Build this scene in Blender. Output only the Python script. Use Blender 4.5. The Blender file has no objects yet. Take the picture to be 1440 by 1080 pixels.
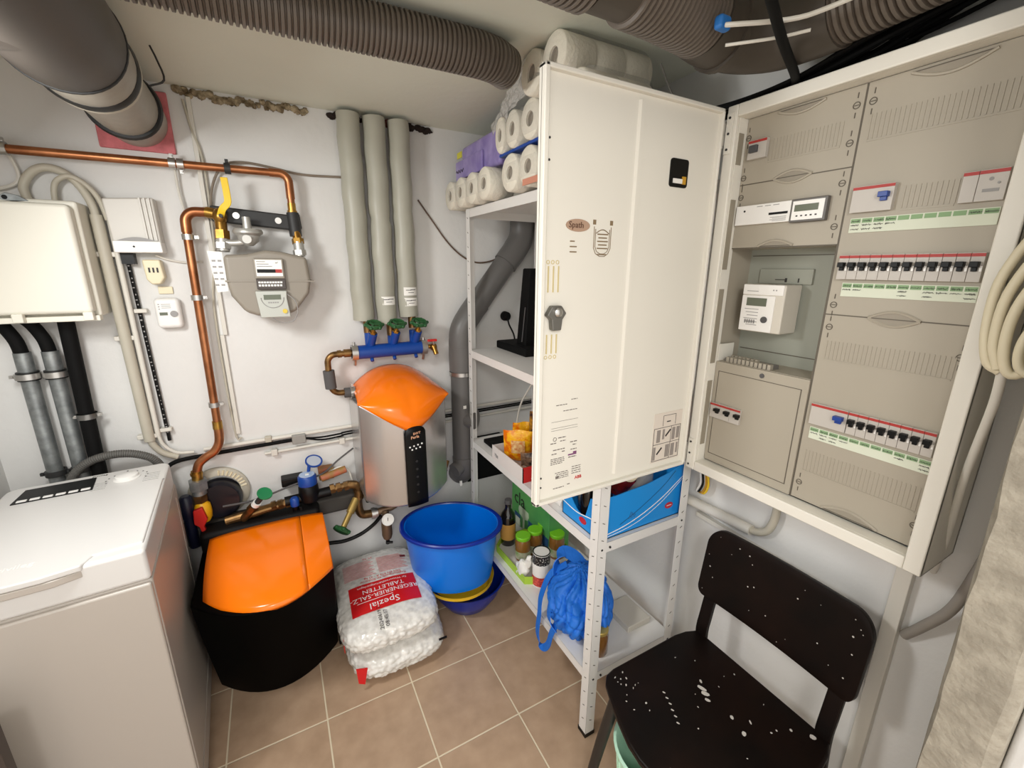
import bpy, bmesh, math, random
from mathutils import Vector, Matrix, noise
from mathutils.bvhtree import BVHTree
random.seed(7)
PI = math.pi
C = bpy.context.scene.collection
SC = bpy.context.scene

# ------------------------------------------------------------------ camera
yaw, pitch, roll, focal = 0.501091, -0.261172, 0.006726, 609.02
def cam_axes():
    cy, sy, cp, sp = math.cos(yaw), math.sin(yaw), math.cos(pitch), math.sin(pitch)
    f = Vector((sy*cp, cy*cp, sp)); r = Vector((cy, -sy, 0)); u = r.cross(f)
    cr, sr = math.cos(roll), math.sin(roll)
    return cr*r + sr*u, -sr*r + cr*u, f
r_, u_, f_ = cam_axes()
cd = bpy.data.cameras.new('camera'); cam = bpy.data.objects.new('camera', cd); C.objects.link(cam)
cam.matrix_world = Matrix(((r_.x, u_.x, -f_.x, 0), (r_.y, u_.y, -f_.y, 0), (r_.z, u_.z, -f_.z, 1.55), (0, 0, 0, 1)))
cd.sensor_fit = 'HORIZONTAL'; cd.sensor_width = 36.0; cd.lens = focal/1440*36.0
cd.clip_start = 0.02; cd.clip_end = 50
SC.camera = cam

# ------------------------------------------------------------------ world, lights, exposure
w = bpy.data.worlds.new('world'); SC.world = w; w.use_nodes = True
w.node_tree.nodes['Background'].inputs[0].default_value = (1.0, 0.97, 0.93, 1)
w.node_tree.nodes['Background'].inputs[1].default_value = 1.15
def area(name, loc, target, size, power, col):
    l = bpy.data.lights.new(name, 'AREA'); l.shape = 'DISK'; l.size = size; l.energy = power; l.color = col
    o = bpy.data.objects.new(name, l); C.objects.link(o); o.location = loc
    o.rotation_euler = (Vector(target) - Vector(loc)).to_track_quat('-Z', 'Y').to_euler()
    return o
area('room_lamp_light', (-0.56, 1.04, 1.80), (0.75, 1.25, 0.55), 0.26, 8.0, (1.0, 1.0, 0.98))
area('hallway_lamp_light', (-0.34, -0.75, 2.05), (0.45, 0.9, 0.8), 0.35, 8.0, (1.0, 0.98, 0.94))
SC.view_settings.view_transform = 'Standard'; SC.view_settings.look = 'None'
SC.view_settings.gamma = 1.0; SC.view_settings.use_curve_mapping = False
SC.view_settings.exposure = 0.55

# ------------------------------------------------------------------ materials
def lin(c):
    return tuple(((x/255)/12.92 if x/255 <= .04045 else ((x/255+.055)/1.055)**2.4) for x in c)
MATS = {}
def mat(name, col, rough=.5, metal=0., var=0., vscale=8., bump=0., bscale=60., alpha=1., coat=0., spec=.5, trans=0., col2=None, pos=(.35, .65)):
    if name in MATS: return MATS[name]
    m = bpy.data.materials.new(name); m.use_nodes = True; nt = m.node_tree
    b = nt.nodes['Principled BSDF']; c = lin(col)
    b.inputs['Base Color'].default_value = (*c, 1); b.inputs['Roughness'].default_value = rough
    b.inputs['Metallic'].default_value = metal; b.inputs['Alpha'].default_value = alpha
    b.inputs['Coat Weight'].default_value = coat; b.inputs['Specular IOR Level'].default_value = spec
    b.inputs['Transmission Weight'].default_value = trans
    tc = nt.nodes.new('ShaderNodeTexCoord')
    if var or col2:
        n = nt.nodes.new('ShaderNodeTexNoise'); n.inputs['Scale'].default_value = vscale; n.inputs['Detail'].default_value = 5
        nt.links.new(tc.outputs['Object'], n.inputs['Vector'])
        r = nt.nodes.new('ShaderNodeValToRGB'); nt.links.new(n.outputs['Fac'], r.inputs['Fac'])
        c2 = lin(col2) if col2 else tuple(x*(1-var) for x in c)
        r.color_ramp.elements[0].position = pos[0]; r.color_ramp.elements[1].position = pos[1]
        r.color_ramp.elements[0].color = (*c2, 1); r.color_ramp.elements[1].color = (*c, 1)
        nt.links.new(r.outputs['Color'], b.inputs['Base Color'])
    if bump:
        n = nt.nodes.new('ShaderNodeTexNoise'); n.inputs['Scale'].default_value = bscale; n.inputs['Detail'].default_value = 4
        nt.links.new(tc.outputs['Object'], n.inputs['Vector'])
        bp = nt.nodes.new('ShaderNodeBump'); bp.inputs['Strength'].default_value = bump; bp.inputs['Distance'].default_value = .01
        nt.links.new(n.outputs['Fac'], bp.inputs['Height']); nt.links.new(bp.outputs['Normal'], b.inputs['Normal'])
    MATS[name] = m; return m
def tile_mat():
    m = bpy.data.materials.new('floor_tile'); m.use_nodes = True; nt = m.node_tree; L = nt.links
    b = nt.nodes['Principled BSDF']; b.inputs['Roughness'].default_value = .42
    tc = nt.nodes.new('ShaderNodeTexCoord'); sx = nt.nodes.new('ShaderNodeSeparateXYZ'); L.new(tc.outputs['Object'], sx.inputs[0])
    def mth(op, a, bb=None):
        n = nt.nodes.new('ShaderNodeMath'); n.operation = op
        for i, q in enumerate((a, bb)):
            if q is None: continue
            if isinstance(q, (int, float)): n.inputs[i].default_value = q
            else: L.new(q, n.inputs[i])
        return n.outputs[0]
    s = .3032
    def edge(o, off):
        t = mth('FRACT', mth('MULTIPLY', mth('SUBTRACT', o, off), 1/s))
        return mth('MULTIPLY', mth('MINIMUM', t, mth('SUBTRACT', 1.0, t)), s)
    e = mth('MINIMUM', edge(sx.outputs['X'], -.305), edge(sx.outputs['Y'], 1.340))
    g = mth('SMOOTH_MIN', mth('MULTIPLY', e, 1/.0032), 1.0); 
    r = nt.nodes.new('ShaderNodeMapRange'); r.inputs['From Min'].default_value = .0018; r.inputs['From Max'].default_value = .0032
    L.new(e, r.inputs['Value'])
    n = nt.nodes.new('ShaderNodeTexNoise'); n.inputs['Scale'].default_value = 14; n.inputs['Detail'].default_value = 8; L.new(tc.outputs['Object'], n.inputs['Vector'])
    cr = nt.nodes.new('ShaderNodeValToRGB'); cr.color_ramp.elements[0].position = .3; cr.color_ramp.elements[1].position = .75
    cr.color_ramp.elements[0].color = (*lin((172, 144, 118)), 1); cr.color_ramp.elements[1].color = (*lin((192, 163, 136)), 1)
    L.new(n.outputs['Fac'], cr.inputs['Fac'])
    mx = nt.nodes.new('ShaderNodeMix'); mx.data_type = 'RGBA'; mx.inputs['A'].default_value = (*lin((226, 212, 184)), 1)
    L.new(cr.outputs['Color'], mx.inputs['B']); L.new(r.outputs[0], mx.inputs['Factor']); L.new(mx.outputs['Result'], b.inputs['Base Color'])
    bp = nt.nodes.new('ShaderNodeBump'); bp.inputs['Strength'].default_value = .5; bp.inputs['Distance'].default_value = .002
    L.new(r.outputs[0], bp.inputs['Height']); L.new(bp.outputs['Normal'], b.inputs['Normal'])
    return m
def film_mat(name, col, keep=.8):
    m = bpy.data.materials.new(name); m.use_nodes = True; nt = m.node_tree; L = nt.links
    b = nt.nodes['Principled BSDF']; b.inputs['Base Color'].default_value = (*lin(col), 1); b.inputs['Roughness'].default_value = .12
    t = nt.nodes.new('ShaderNodeBsdfTransparent'); mx = nt.nodes.new('ShaderNodeMixShader'); mx.inputs[0].default_value = keep
    tc = nt.nodes.new('ShaderNodeTexCoord'); n = nt.nodes.new('ShaderNodeTexNoise'); n.inputs['Scale'].default_value = 55; n.inputs['Detail'].default_value = 3
    L.new(tc.outputs['Object'], n.inputs['Vector']); bp = nt.nodes.new('ShaderNodeBump'); bp.inputs['Strength'].default_value = 1; bp.inputs['Distance'].default_value = .02
    L.new(n.outputs['Fac'], bp.inputs['Height']); L.new(bp.outputs['Normal'], b.inputs['Normal'])
    L.new(b.outputs[0], mx.inputs[1]); L.new(t.outputs[0], mx.inputs[2]); L.new(mx.outputs[0], nt.nodes['Material Output'].inputs[0])
    return m
WALL = mat('white_wall_paint', (223, 222, 219), .85, var=.06, vscale=3, bump=.12, bscale=45)
CEIL = mat('ceiling_paint', (224, 226, 212), .9, var=.06, vscale=2, bump=.1, bscale=30)
CONC = mat('rough_concrete', (166, 159, 144), .95, col2=(142, 135, 121), vscale=26, bump=.45, bscale=70)
TILE = tile_mat()
PLASTER = mat('broken_plaster', (186, 170, 140), .95, col2=(96, 80, 56), vscale=35, bump=1, bscale=60)
DARKHOLE = mat('dark_gap', (40, 28, 24), .95)
REDFOAM = mat('red_firestop', (214, 122, 126), .9, var=.25, vscale=30, bump=.5, bscale=50)
PIPEGREY = mat('grey_pipe_plastic', (70, 63, 57), .5, var=.1, vscale=5)
SILVERGREY = mat('light_grey_pipe', (158, 152, 140), .4, var=.08, vscale=40)
RUBBER = mat('black_rubber', (20, 20, 20), .5)
BLACK = mat('black_plastic', (7, 7, 7), .42, spec=.25)
BLACKM = mat('black_matte', (8, 8, 8), .75, spec=.2)
COPPER = mat('copper', (186, 124, 84), .36, .9, col2=(142, 88, 56), vscale=12)
BRASS = mat('brass', (190, 148, 72), .33, .95, col2=(150, 110, 52), vscale=30)
BRONZE = mat('old_bronze', (142, 108, 66), .4, .85, col2=(98, 74, 46), vscale=30)
STEEL = mat('zinc_steel', (190, 188, 184), .32, .9)
GALV = mat('galvanised_steel', (160, 164, 164), .45, .7, col2=(128, 132, 132), vscale=30)
DKSTEEL = mat('dark_cast_iron', (52, 52, 52), .55, .3)
CONDUIT = mat('beige_conduit', (188, 182, 166), .5, var=.05)
CONDLT = mat('white_conduit', (214, 210, 200), .5)
BOXW = mat('cream_box_plastic', (232, 229, 216), .45)
NETBOX = mat('grey_device_plastic', (206, 202, 194), .45)
CREAM = mat('cream_socket', (226, 214, 182), .4)
WHITEP = mat('white_plastic', (236, 234, 230), .3)
PAPER = mat('white_paper', (238, 236, 230), .8)
METERG = mat('taupe_meter_paint', (142, 134, 122), .42)
ALUG = mat('cast_aluminium', (182, 180, 174), .4, .5)
YELLOW = mat('yellow_lever', (236, 196, 30), .4)
INSUL = mat('insulation_jacket', (170, 168, 154), .42, var=.05, bump=.25, bscale=10)
BLUEP = mat('blue_valve_paint', (12, 64, 146), .4)
GREEN = mat('green_handwheel', (34, 84, 44), .45)
GREENL = mat('green_cap', (28, 122, 74), .4)
RED = mat('red_plastic', (196, 34, 28), .4)
DKGREY = mat('dark_grey_foam', (84, 82, 82), .8)
ORANGE = mat('orange_plastic', (255, 124, 6), .2, spec=.5)
BRUSHED = mat('silver_paint', (196, 193, 191), .27, .8)
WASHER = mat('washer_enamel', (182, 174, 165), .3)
WASHTOP = mat('washer_top_plastic', (218, 216, 213), .32)
WPRINT = mat('grey_print', (150, 148, 146), .6)
DPRINT = mat('dark_print', (50, 46, 44), .6)
SALT = mat('salt_tablet_bag', (238, 236, 230), .22, col2=(214, 211, 204), vscale=45, coat=.4)
REDPRINT = mat('red_print', (214, 26, 30), .3)
PINKPRINT = mat('pale_red_print', (226, 150, 146), .4)
WPRINT2 = mat('white_print', (246, 244, 242), .4)
BUCKET = mat('blue_bucket_plastic', (0, 118, 226), .28)
BUCKETD = mat('deep_blue_plastic', (10, 44, 150), .28)
YELBOWL = mat('yellow_bowl_plastic', (242, 196, 44), .3)
SHELFW = mat('white_shelf_enamel', (228, 226, 222), .35)
CABW = mat('cabinet_enamel', (230, 226, 215), .42)
COVER = mat('cabinet_cover_plastic', (166, 158, 143), .5)
COVERD = mat('cabinet_groove', (92, 85, 74), .6)
PLATE = mat('meter_board', (158, 160, 148), .55)
BRKW = mat('breaker_body', (188, 182, 174), .45)
BRKRED = mat('breaker_red_stripe', (170, 48, 42), .5)
BRKBLUE = mat('breaker_blue_toggle', (22, 60, 140), .4)
GREENLAB = mat('green_label', (134, 164, 122), .7)
PALELAB = mat('pale_green_label', (212, 217, 198), .7)
LCD = mat('lcd_grey', (98, 104, 88), .2)
CHAIR = mat('dark_stained_wood', (26, 14, 9), .42, col2=(14, 9, 7), vscale=6, spec=.18)
PAINTSPOT = mat('white_paint_spot', (196, 190, 182), .7)
CHAIRLEG = mat('dark_leg', (34, 30, 28), .4)
ROLL = mat('tissue_paper', (226, 220, 204), .95, bump=.3, bscale=90)
CORE = mat('cardboard_core', (128, 116, 98), .9)
LILAC = mat('lilac_wrap', (158, 144, 196), .25, col2=(132, 116, 176), vscale=14, bump=.4, bscale=30)
BLUEWRAP = mat('blue_wrap', (20, 66, 150), .3)
FILM = film_mat('clear_film', (235, 232, 226), .84)
FILM2 = film_mat('crinkled_film', (214, 210, 204), .42)
DUCT = mat('duct_grey', (100, 91, 82), .5)
DUCTS = mat('duct_sleeve', (72, 65, 57), .55, var=.1, vscale=6)
CABLEW = mat('cream_cable', (216, 206, 178), .45)
BAGBLUE = mat('blue_bag_fabric', (24, 112, 214), .6, var=.12, vscale=12, bump=.35, bscale=35)
CARTON = mat('blue_carton', (24, 142, 222), .45)
LOGORED = mat('logo_red', (188, 30, 50), .4)
JARGLASS = mat('jar_sauce', (136, 92, 40), .1, coat=.6)
LIDGREEN = mat('lime_lid', (128, 206, 40), .3)
LIME = mat('lime_card', (170, 206, 60), .5)
MINT = mat('mint_plastic', (196, 238, 212), .4)
BOTTLE = mat('dark_glass', (22, 16, 12), .08, coat=.6)
OCHRE = mat('ochre_label', (198, 148, 72), .6)
SNACK = mat('yellow_snack_film', (250, 184, 26), .25, col2=(226, 112, 10), vscale=34, bump=.8, bscale=34, pos=(.4, .55))
SNACK2 = mat('brown_snack_film', (206, 150, 50), .25, col2=(56, 32, 30), vscale=42, bump=.5, bscale=30)
TEAL = mat('green_box_card', (104, 178, 96), .5, col2=(74, 150, 84), vscale=5)
BOXBLUE = mat('box_blue_card', (36, 78, 120), .5)
GLASSG = mat('glass_print', (200, 216, 186), .4)

# ------------------------------------------------------------------ mesh helpers
def catmull(P, n=6):
    P = [Vector(p) for p in P]; Q = [P[0]*2-P[1]] + P + [P[-1]*2-P[-2]]; out = []
    for i in range(1, len(Q)-2):
        a, b, c, d = Q[i-1:i+3]
        for k in range(n):
            t = k/n
            out.append(.5*((2*b) + (c-a)*t + (2*a-5*b+4*c-d)*t*t + (3*b-a-3*c+d)*t**3))
    out.append(P[-1]); return out
class MB:
    def __init__(s): s.v = []; s.f = []
    def add(s, vs, fs):
        o = len(s.v); s.v += [Vector(v) for v in vs]; s.f += [[i+o for i in f] for f in fs]; return s
    def box(s, x0, x1, y0, y1, z0, z1, M=None):
        vs = [Vector((x, y, z)) for z in (z0, z1) for y in (y0, y1) for x in (x0, x1)]
        if M: vs = [M @ v for v in vs]
        return s.add(vs, [(0, 2, 3, 1), (4, 5, 7, 6), (0, 1, 5, 4), (2, 6, 7, 3), (0, 4, 6, 2), (1, 3, 7, 5)])
    def prism(s, poly, ax, a, b, M=None):
        def mk(p, h): return {'x': (h, p[0], p[1]), 'y': (p[0], h, p[1]), 'z': (p[0], p[1], h)}[ax]
        n = len(poly); vs = [Vector(mk(p, a)) for p in poly] + [Vector(mk(p, b)) for p in poly]
        if M: vs = [M @ v for v in vs]
        return s.add(vs, [list(range(n)), list(range(2*n-1, n-1, -1))] + [(i, (i+1) % n, n+(i+1) % n, n+i) for i in range(n)])
    def tube(s, P, r, seg=12, caps=True, smooth=0, flat=None):
        P = catmull(P, smooth) if smooth else [Vector(p) for p in P]
        n = len(P); R = r if isinstance(r, (list, tuple)) else [r]*n
        if len(R) != n: R = [R[min(len(R)-1, int(i*len(R)/n))] for i in range(n)]
        t0 = (P[1]-P[0]).normalized(); nx = t0.orthogonal().normalized()
        if flat: nx = Vector(flat).normalized()
        vs = []
        for i in range(n):
            t = ((P[min(i+1, n-1)]-P[i]).normalized() + (P[i]-P[max(i-1, 0)]).normalized())
            t = t.normalized() if t.length > 1e-6 else t0
            nx = (nx - t*nx.dot(t)).normalized(); ny = t.cross(nx)
            for k in range(seg):
                a = 2*PI*k/seg; vs.append(P[i] + nx*R[i]*math.cos(a) + ny*R[i]*math.sin(a))
        fs = [(i*seg+k, i*seg+(k+1) % seg, (i+1)*seg+(k+1) % seg, (i+1)*seg+k) for i in range(n-1) for k in range(seg)]
        if caps: fs += [list(range(seg-1, -1, -1)), [(n-1)*seg+k for k in range(seg)]]
        return s.add(vs, fs)
    def ribbon(s, P, wdt, th, side, smooth=0):
        P = catmull(P, smooth) if smooth else [Vector(p) for p in P]; n = len(P); vs = []; sd = Vector(side).normalized()
        for i in range(n):
            t = (P[min(i+1, n-1)]-P[max(i-1, 0)]).normalized(); a = (sd - t*sd.dot(t)).normalized(); b = t.cross(a)
            for (x, y) in ((-1, -1), (1, -1), (1, 1), (-1, 1)): vs.append(P[i] + a*x*wdt/2 + b*y*th/2)
        fs = [(i*4+k, i*4+(k+1) % 4, i*4+4+(k+1) % 4, i*4+4+k) for i in range(n-1) for k in range(4)]
        fs += [(3, 2, 1, 0), tuple((n-1)*4+k for k in range(4))]
        return s.add(vs, fs)
    def lathe(s, prof, o, ax=(0, 0, 1), seg=24, sx=1., sy=1.):
        ax = Vector(ax).normalized(); q = Vector((0, 0, 1)).rotation_difference(ax); o = Vector(o); vs = []; fs = []
        for (r, z) in prof:
            for k in range(seg):
                a = 2*PI*k/seg; vs.append(o + q @ Vector((r*math.cos(a)*sx, r*math.sin(a)*sy, z)))
        n = len(prof)
        fs = [(i*seg+k, i*seg+(k+1) % seg, (i+1)*seg+(k+1) % seg, (i+1)*seg+k) for i in range(n-1) for k in range(seg)]
        if prof[0] != prof[-1]:
            if prof[0][0] > 1e-6: fs.append(list(range(seg-1, -1, -1)))
            if prof[-1][0] > 1e-6: fs.append([(n-1)*seg+k for k in range(seg)])
        return s.add(vs, fs)
    def cyl(s, a, b, r, seg=16, r2=None):
        return s.tube([a, b], [r, r if r2 is None else r2], seg)
    def ell(s, c, rx, ry, rz, seg=20, e=1., M=None):
        vs = []; fs = []; n = seg//2
        pw = lambda x: math.copysign(abs(x)**e, x)
        for i in range(n+1):
            t = -PI/2 + PI*i/n
            for k in range(seg):
                a = 2*PI*k/seg
                p = Vector((rx*pw(math.cos(t))*pw(math.cos(a)), ry*pw(math.cos(t))*pw(math.sin(a)), rz*pw(math.sin(t))))
                vs.append(Vector(c) + (M @ p if M else p))
        fs = [(i*seg+k, i*seg+(k+1) % seg, (i+1)*seg+(k+1) % seg, (i+1)*seg+k) for i in range(n) for k in range(seg)]
        return s.add(vs, fs)
    def grid(s, fn, nu, nv):
        vs = [fn(i/nu, j/nv) for j in range(nv+1) for i in range(nu+1)]; m = nu+1
        return s.add(vs, [(j*m+i, j*m+i+1, (j+1)*m+i+1, (j+1)*m+i) for j in range(nv) for i in range(nu)])
    def text(s, txt, size, o, right, up, th=.0005, align='LEFT'):
        cu = bpy.data.curves.new('t', 'FONT'); cu.body = txt; cu.size = size; cu.extrude = th; cu.resolution_u = 2; cu.align_x = align
        ob = bpy.data.objects.new('t', cu); C.objects.link(ob); dg = bpy.context.evaluated_depsgraph_get()
        me = bpy.data.meshes.new_from_object(ob.evaluated_get(dg))
        R = Vector(right).normalized(); U = Vector(up).normalized(); N = R.cross(U); o = Vector(o)
        s.add([o + R*v.co.x + U*v.co.y + N*v.co.z for v in me.vertices], [list(p.vertices) for p in me.polygons])
        bpy.data.objects.remove(ob); bpy.data.curves.remove(cu); bpy.data.meshes.remove(me); return s
def tagit(o, label, cat, group=None):
    o['label'] = label; o['category'] = cat
    if group: o['group'] = group
    return o
def obj(name, mb, m, parent=None, bevel=0, bseg=2, label=None, cat=None, group=None, kind=None, smooth=40, local=False, subsurf=0):
    org = Vector((0, 0, 0)); p = parent
    if not local:
        while p is not None: org += p.location; p = p.parent
    me = bpy.data.meshes.new(name)
    vs = mb.v
    if parent is None and vs and not local:
        lo = [min(v[i] for v in vs) for i in range(3)]; hi = [max(v[i] for v in vs) for i in range(3)]
        base = Vector(((lo[0]+hi[0])/2, (lo[1]+hi[1])/2, lo[2]))
        if kind == 'structure': base = Vector((0, 0, 0))
        org = base
    me.from_pydata([tuple(v-org) for v in vs], [], mb.f)
    bm = bmesh.new(); bm.from_mesh(me)
    bmesh.ops.recalc_face_normals(bm, faces=bm.faces); bm.to_mesh(me); bm.free()
    for p in me.polygons: p.use_smooth = True
    me.set_sharp_from_angle(angle=math.radians(smooth))
    me.materials.append(m)
    o = bpy.data.objects.new(name, me); C.objects.link(o)
    if parent is None: o.location = org
    else: o.parent = parent
    if subsurf:
        sm = o.modifiers.new('subdivision', 'SUBSURF'); sm.levels = subsurf; sm.render_levels = subsurf
    if bevel:
        bv = o.modifiers.new('bevel', 'BEVEL'); bv.width = bevel; bv.segments = bseg; bv.limit_method = 'ANGLE'; bv.angle_limit = math.radians(35)
        bv.harden_normals = True
    if label: o['label'] = label
    if cat: o['category'] = cat
    if group: o['group'] = group
    if kind: o['kind'] = kind
    return o
def thing(name, label, cat, loc=(0, 0, 0), rotz=0, group=None):
    o = bpy.data.objects.new(name, None); C.objects.link(o); o.location = loc; o.rotation_euler = (0, 0, rotz)
    o.empty_display_size = .05
    return tagit(o, label, cat, group)
def split(mb, fn, n):   # one builder per separate piece of a print or pipe run
    out = [MB() for _ in range(n)]
    for f in mb.f:
        c = sum((mb.v[i] for i in f), Vector((0, 0, 0)))/len(f); out[fn(c)].add([mb.v[i] for i in f], [list(range(len(f)))])
    return out
def dup(root, loc, label=None, group=None, rotz=None):
    r = root.copy(); C.objects.link(r); r.location = loc
    if rotz is not None: r.rotation_euler = (0, 0, rotz)
    if label: r['label'] = label
    if group: r['group'] = group
    for ch in list(root.children):
        c = ch.copy(); C.objects.link(c); c.parent = r
        for g in list(ch.children):
            d = g.copy(); C.objects.link(d); d.parent = c
    return r
def hexnut(mb, a, b, r): return mb.tube([a, b], r, 6)
def arcpts(c, r, a0, a1, u, v, n=8):
    c, u, v = Vector(c), Vector(u), Vector(v)
    return [c + u*r*math.cos(a0+(a1-a0)*i/n) + v*r*math.sin(a0+(a1-a0)*i/n) for i in range(n+1)]
YB, XR, XL, ZC = 1.95, 1.19, -.843, 2.12

# ------------------------------------------------------------------ the room
obj('floor', MB().box(-1.6, 1.7, -1.6, 2.05, -.06, 0), TILE, kind='structure')
obj('ceiling', MB().box(-1.6, 1.7, -.1, 2.05, ZC, ZC+.1), CEIL, kind='structure')
obj('wall_back', MB().box(XL-.1, XR+.1, YB, YB+.1, 0, ZC), WALL, kind='structure')
obj('wall_right', MB().box(XR, XR+.1, .10, YB, 0, ZC), WALL, kind='structure')
obj('wall_left', MB().box(XL-.1, XL, .15, YB, 0, ZC), WALL, kind='structure')
jb = MB(); NJ = 40
rng = random.Random(3)
def jrow(z):
    x = .905 - (z-.7)*.10 + rng.uniform(-.002, .002)
    return [Vector((x+.012, .073, z)), Vector((x, .085+rng.uniform(-.002, .002), z)), Vector((x+rng.uniform(-.004, .004), .12, z)),
            Vector((x+rng.uniform(-.003, .003), .148+rng.uniform(-.003, .003), z)), Vector((x+.02, .155, z)), Vector((1.6, .155, z)), Vector((1.6, .073, z))]
rows = [jrow(ZC*i/NJ) for i in range(NJ+1)]
for i in range(NJ+1): jb.v += rows[i]
for i in range(NJ):
    for k in range(7): jb.f.append((i*7+k, i*7+(k+1) % 7, (i+1)*7+(k+1) % 7, (i+1)*7+k))
obj('wall_front', jb, CONC, kind='structure', smooth=20)
obj('wall_unseen_lintel', MB().box(-1.6, 1.6, .073, .155, 1.99, ZC), WALL, kind='structure')  # unseen wall over the doorway, added to keep hallway light off the ducts
obj('trim_1', MB().box(.935, 1.6, .045, .073, 0, ZC), WALL, kind='structure', bevel=.01)
obj('baseboard_back', MB().box(-.36, XR, YB-.012, YB, 0, .075), mat('tile_skirting', (128, 110, 96), .5), kind='structure', bevel=.003)
obj('baseboard_right', MB().box(XR-.012, XR, .16, YB-.012, 0, .075), MATS['tile_skirting'], kind='structure', bevel=.003)
# broken plaster along the edge between wall and ceiling
def crumble(x0, x1, n, seed, dz, dy):
    mb = MB(); rg = random.Random(seed)
    for i in range(n):
        x = x0+(x1-x0)*(i+rg.random()*.6)/n; r = rg.uniform(.5, 1)
        M = Matrix.Rotation(rg.uniform(-.5, .5), 3, 'Y')
        mb.ell((x, YB-.002, ZC-dz*rg.uniform(.3, .9)), (x1-x0)/n*.85*r+.004, dy*r, dz*.5*r, 10, 1, M)
    for v in mb.v: v += Vector((rg.uniform(-.003, .003), rg.uniform(-.002, .002), rg.uniform(-.003, .003)))
    return mb
obj('trim_2', crumble(-.20, .20, 34, 2, .028, .010), PLASTER, kind='structure', smooth=25)
obj('trim_3', crumble(.27, .68, 22, 5, .022, .012), DARKHOLE, kind='structure', smooth=25)
obj('trim_4', crumble(.44, .52, 5, 8, .03, .016), mat('brick_red', (120, 66, 58), .9, bump=.6), kind='structure', smooth=25)
# white panel with dark edge standing beside the washer
t = thing('side_panel', 'white panel with dark edge strip, bottom left beside the washing machine', 'panel', (-.73, 1.09, 0))
obj('board', MB().box(-.835, -.622, 1.07, 1.088, 0, .66), CONDUIT, t)
obj('edge_strip', MB().box(-.622, -.590, 1.066, 1.092, 0, .66), mat('brown_edge', (66, 56, 50), .5), t, label='dark edge strip')

# ------------------------------------------------------------------ big waste pipe through the wall
t = thing('firestop_panel', 'pink firestop square around the big grey pipe in the back wall', 'panel', (-.30, 1.94, 1.9))
fs = MB(); fs.box(-.417, -.222, 1.938, 1.9495, 1.910, 2.092); obj('foam_square', fs, REDFOAM, t, bevel=.004)
t = thing('waste_pipe', 'thick grey waste pipe under the ceiling at top left', 'pipe', (-.31, 1.5, 1.9))
cx, cz = -.315, 2.005
obj('pipe_section', MB().tube([(cx, 1.945, cz), (cx, 1.50, cz)], .084, 40), SILVERGREY, t)
obj('pipe_section', MB().lathe([(.084, 0), (.096, 0), (.098, .01), (.098, .19), (.09, .20)], (cx, 1.52, cz), (0, -1, 0), 40), SILVERGREY, t)
mb = MB(); mb.lathe([(.082, 0), (.093, .004), (.095, .014), (.091, .024), (.082, .024)], (cx, 1.815, cz), (0, -1, 0), 40); obj('rubber_seal', mb, RUBBER, t)
mb = MB(); mb.lathe([(.09, 0), (.101, .004), (.103, .022), (.099, .034), (.09, .034)], (cx, 1.505, cz), (0, -1, 0), 40); obj('rubber_seal', mb, RUBBER, t)
obj('sealing_ring', MB().lathe([(.082, 0), (.1005, 0), (.1015, .006), (.1, .011), (.082, .011)], (cx, 1.517, cz), (0, -1, 0), 40), CONDUIT, t)
mb = MB(); mb.tube([(cx, 1.345, cz), (cx, 1.335, cz), (cx, 1.20, cz), (cx, .60, cz)], [.104, .108, .109, .109], 40)
obj('pipe_bend', mb, PIPEGREY, t)
mb = MB(); mb.tube([(cx, 1.13, cz), (cx-.105, 1.13, cz), (cx-.115, 1.13, cz), (cx-.52, 1.10, cz)], [.109, .112, .104, .104], 40)
obj('branch', mb, PIPEGREY, t)
obj('sealing_ring', MB().lathe([(.1, 0), (.1095, 0), (.1105, .004), (.1095, .008), (.1, .008)], (cx, 1.347, cz), (0, -1, 0), 40), DKSTEEL, t)
obj('wire_tie', MB().tube([(cx+.095, 1.63, cz+.01), (cx+.13, 1.63, cz+.03), (cx+.12, 1.64, cz+.08), (cx+.11, 1.64, cz+.11)], .0025, 6, smooth=4), DKSTEEL, t)

# ------------------------------------------------------------------ ribbed ducts on the ceiling
def ribbed(P, r, pitch=.0115, amp=.006, seg=28):
    P = catmull(P, 12); L = [0]
    for a, b in zip(P, P[1:]): L.append(L[-1]+(b-a).length)
    def at(s):
        for i in range(len(P)-1):
            if L[i+1] >= s: return P[i].lerp(P[i+1], (s-L[i])/max(1e-9, L[i+1]-L[i]))
        return P[-1].copy()
    n = int(L[-1]/pitch); Q = []; R = []
    for i in range(n):
        for q, rr in ((0, r-amp), (.22, r-amp), (.36, r), (.84, r)): Q.append(at((i+q)*pitch)); R.append(rr)
    return MB().tube(Q, R, seg)
tagit(obj('ventilation_duct', ribbed([(-.45, 1.145, 2.062), (.1, 1.15, 2.062), (.45, 1.14, 2.062), (.56, 1.15, 2.064), (.628, 1.185, 2.066)], .05), DUCT), 'long grey ribbed duct under the ceiling, leading to the toilet rolls', 'duct')
t = thing('ventilation_duct', 'ribbed ceiling duct with smooth sleeves bending above the electrical cabinet', 'duct', (.8, .65, 1.93))
obj('ribbed_hose', ribbed([(-.1, .67, 2.03), (.25, .675, 2.025), (.52, .68, 2.02)], .065), DUCT, t)
obj('connector', MB().tube([(.515, .68, 2.02), (.60, .68, 2.02)], .058, 28), DUCTS, t)
obj('ribbed_hose', ribbed([(.59, .68, 2.02), (.68, .685, 2.02), (.80, .70, 2.02)], .065), DUCT, t)
obj('elbow', MB().tube([(.795, .70, 2.02), (.85, .71, 2.02), (.92, .70, 2.02), (.975, .66, 2.02), (.99, .60, 2.02), (.99, .54, 2.02)], .066, 28, smooth=5), DUCTS, t)
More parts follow.
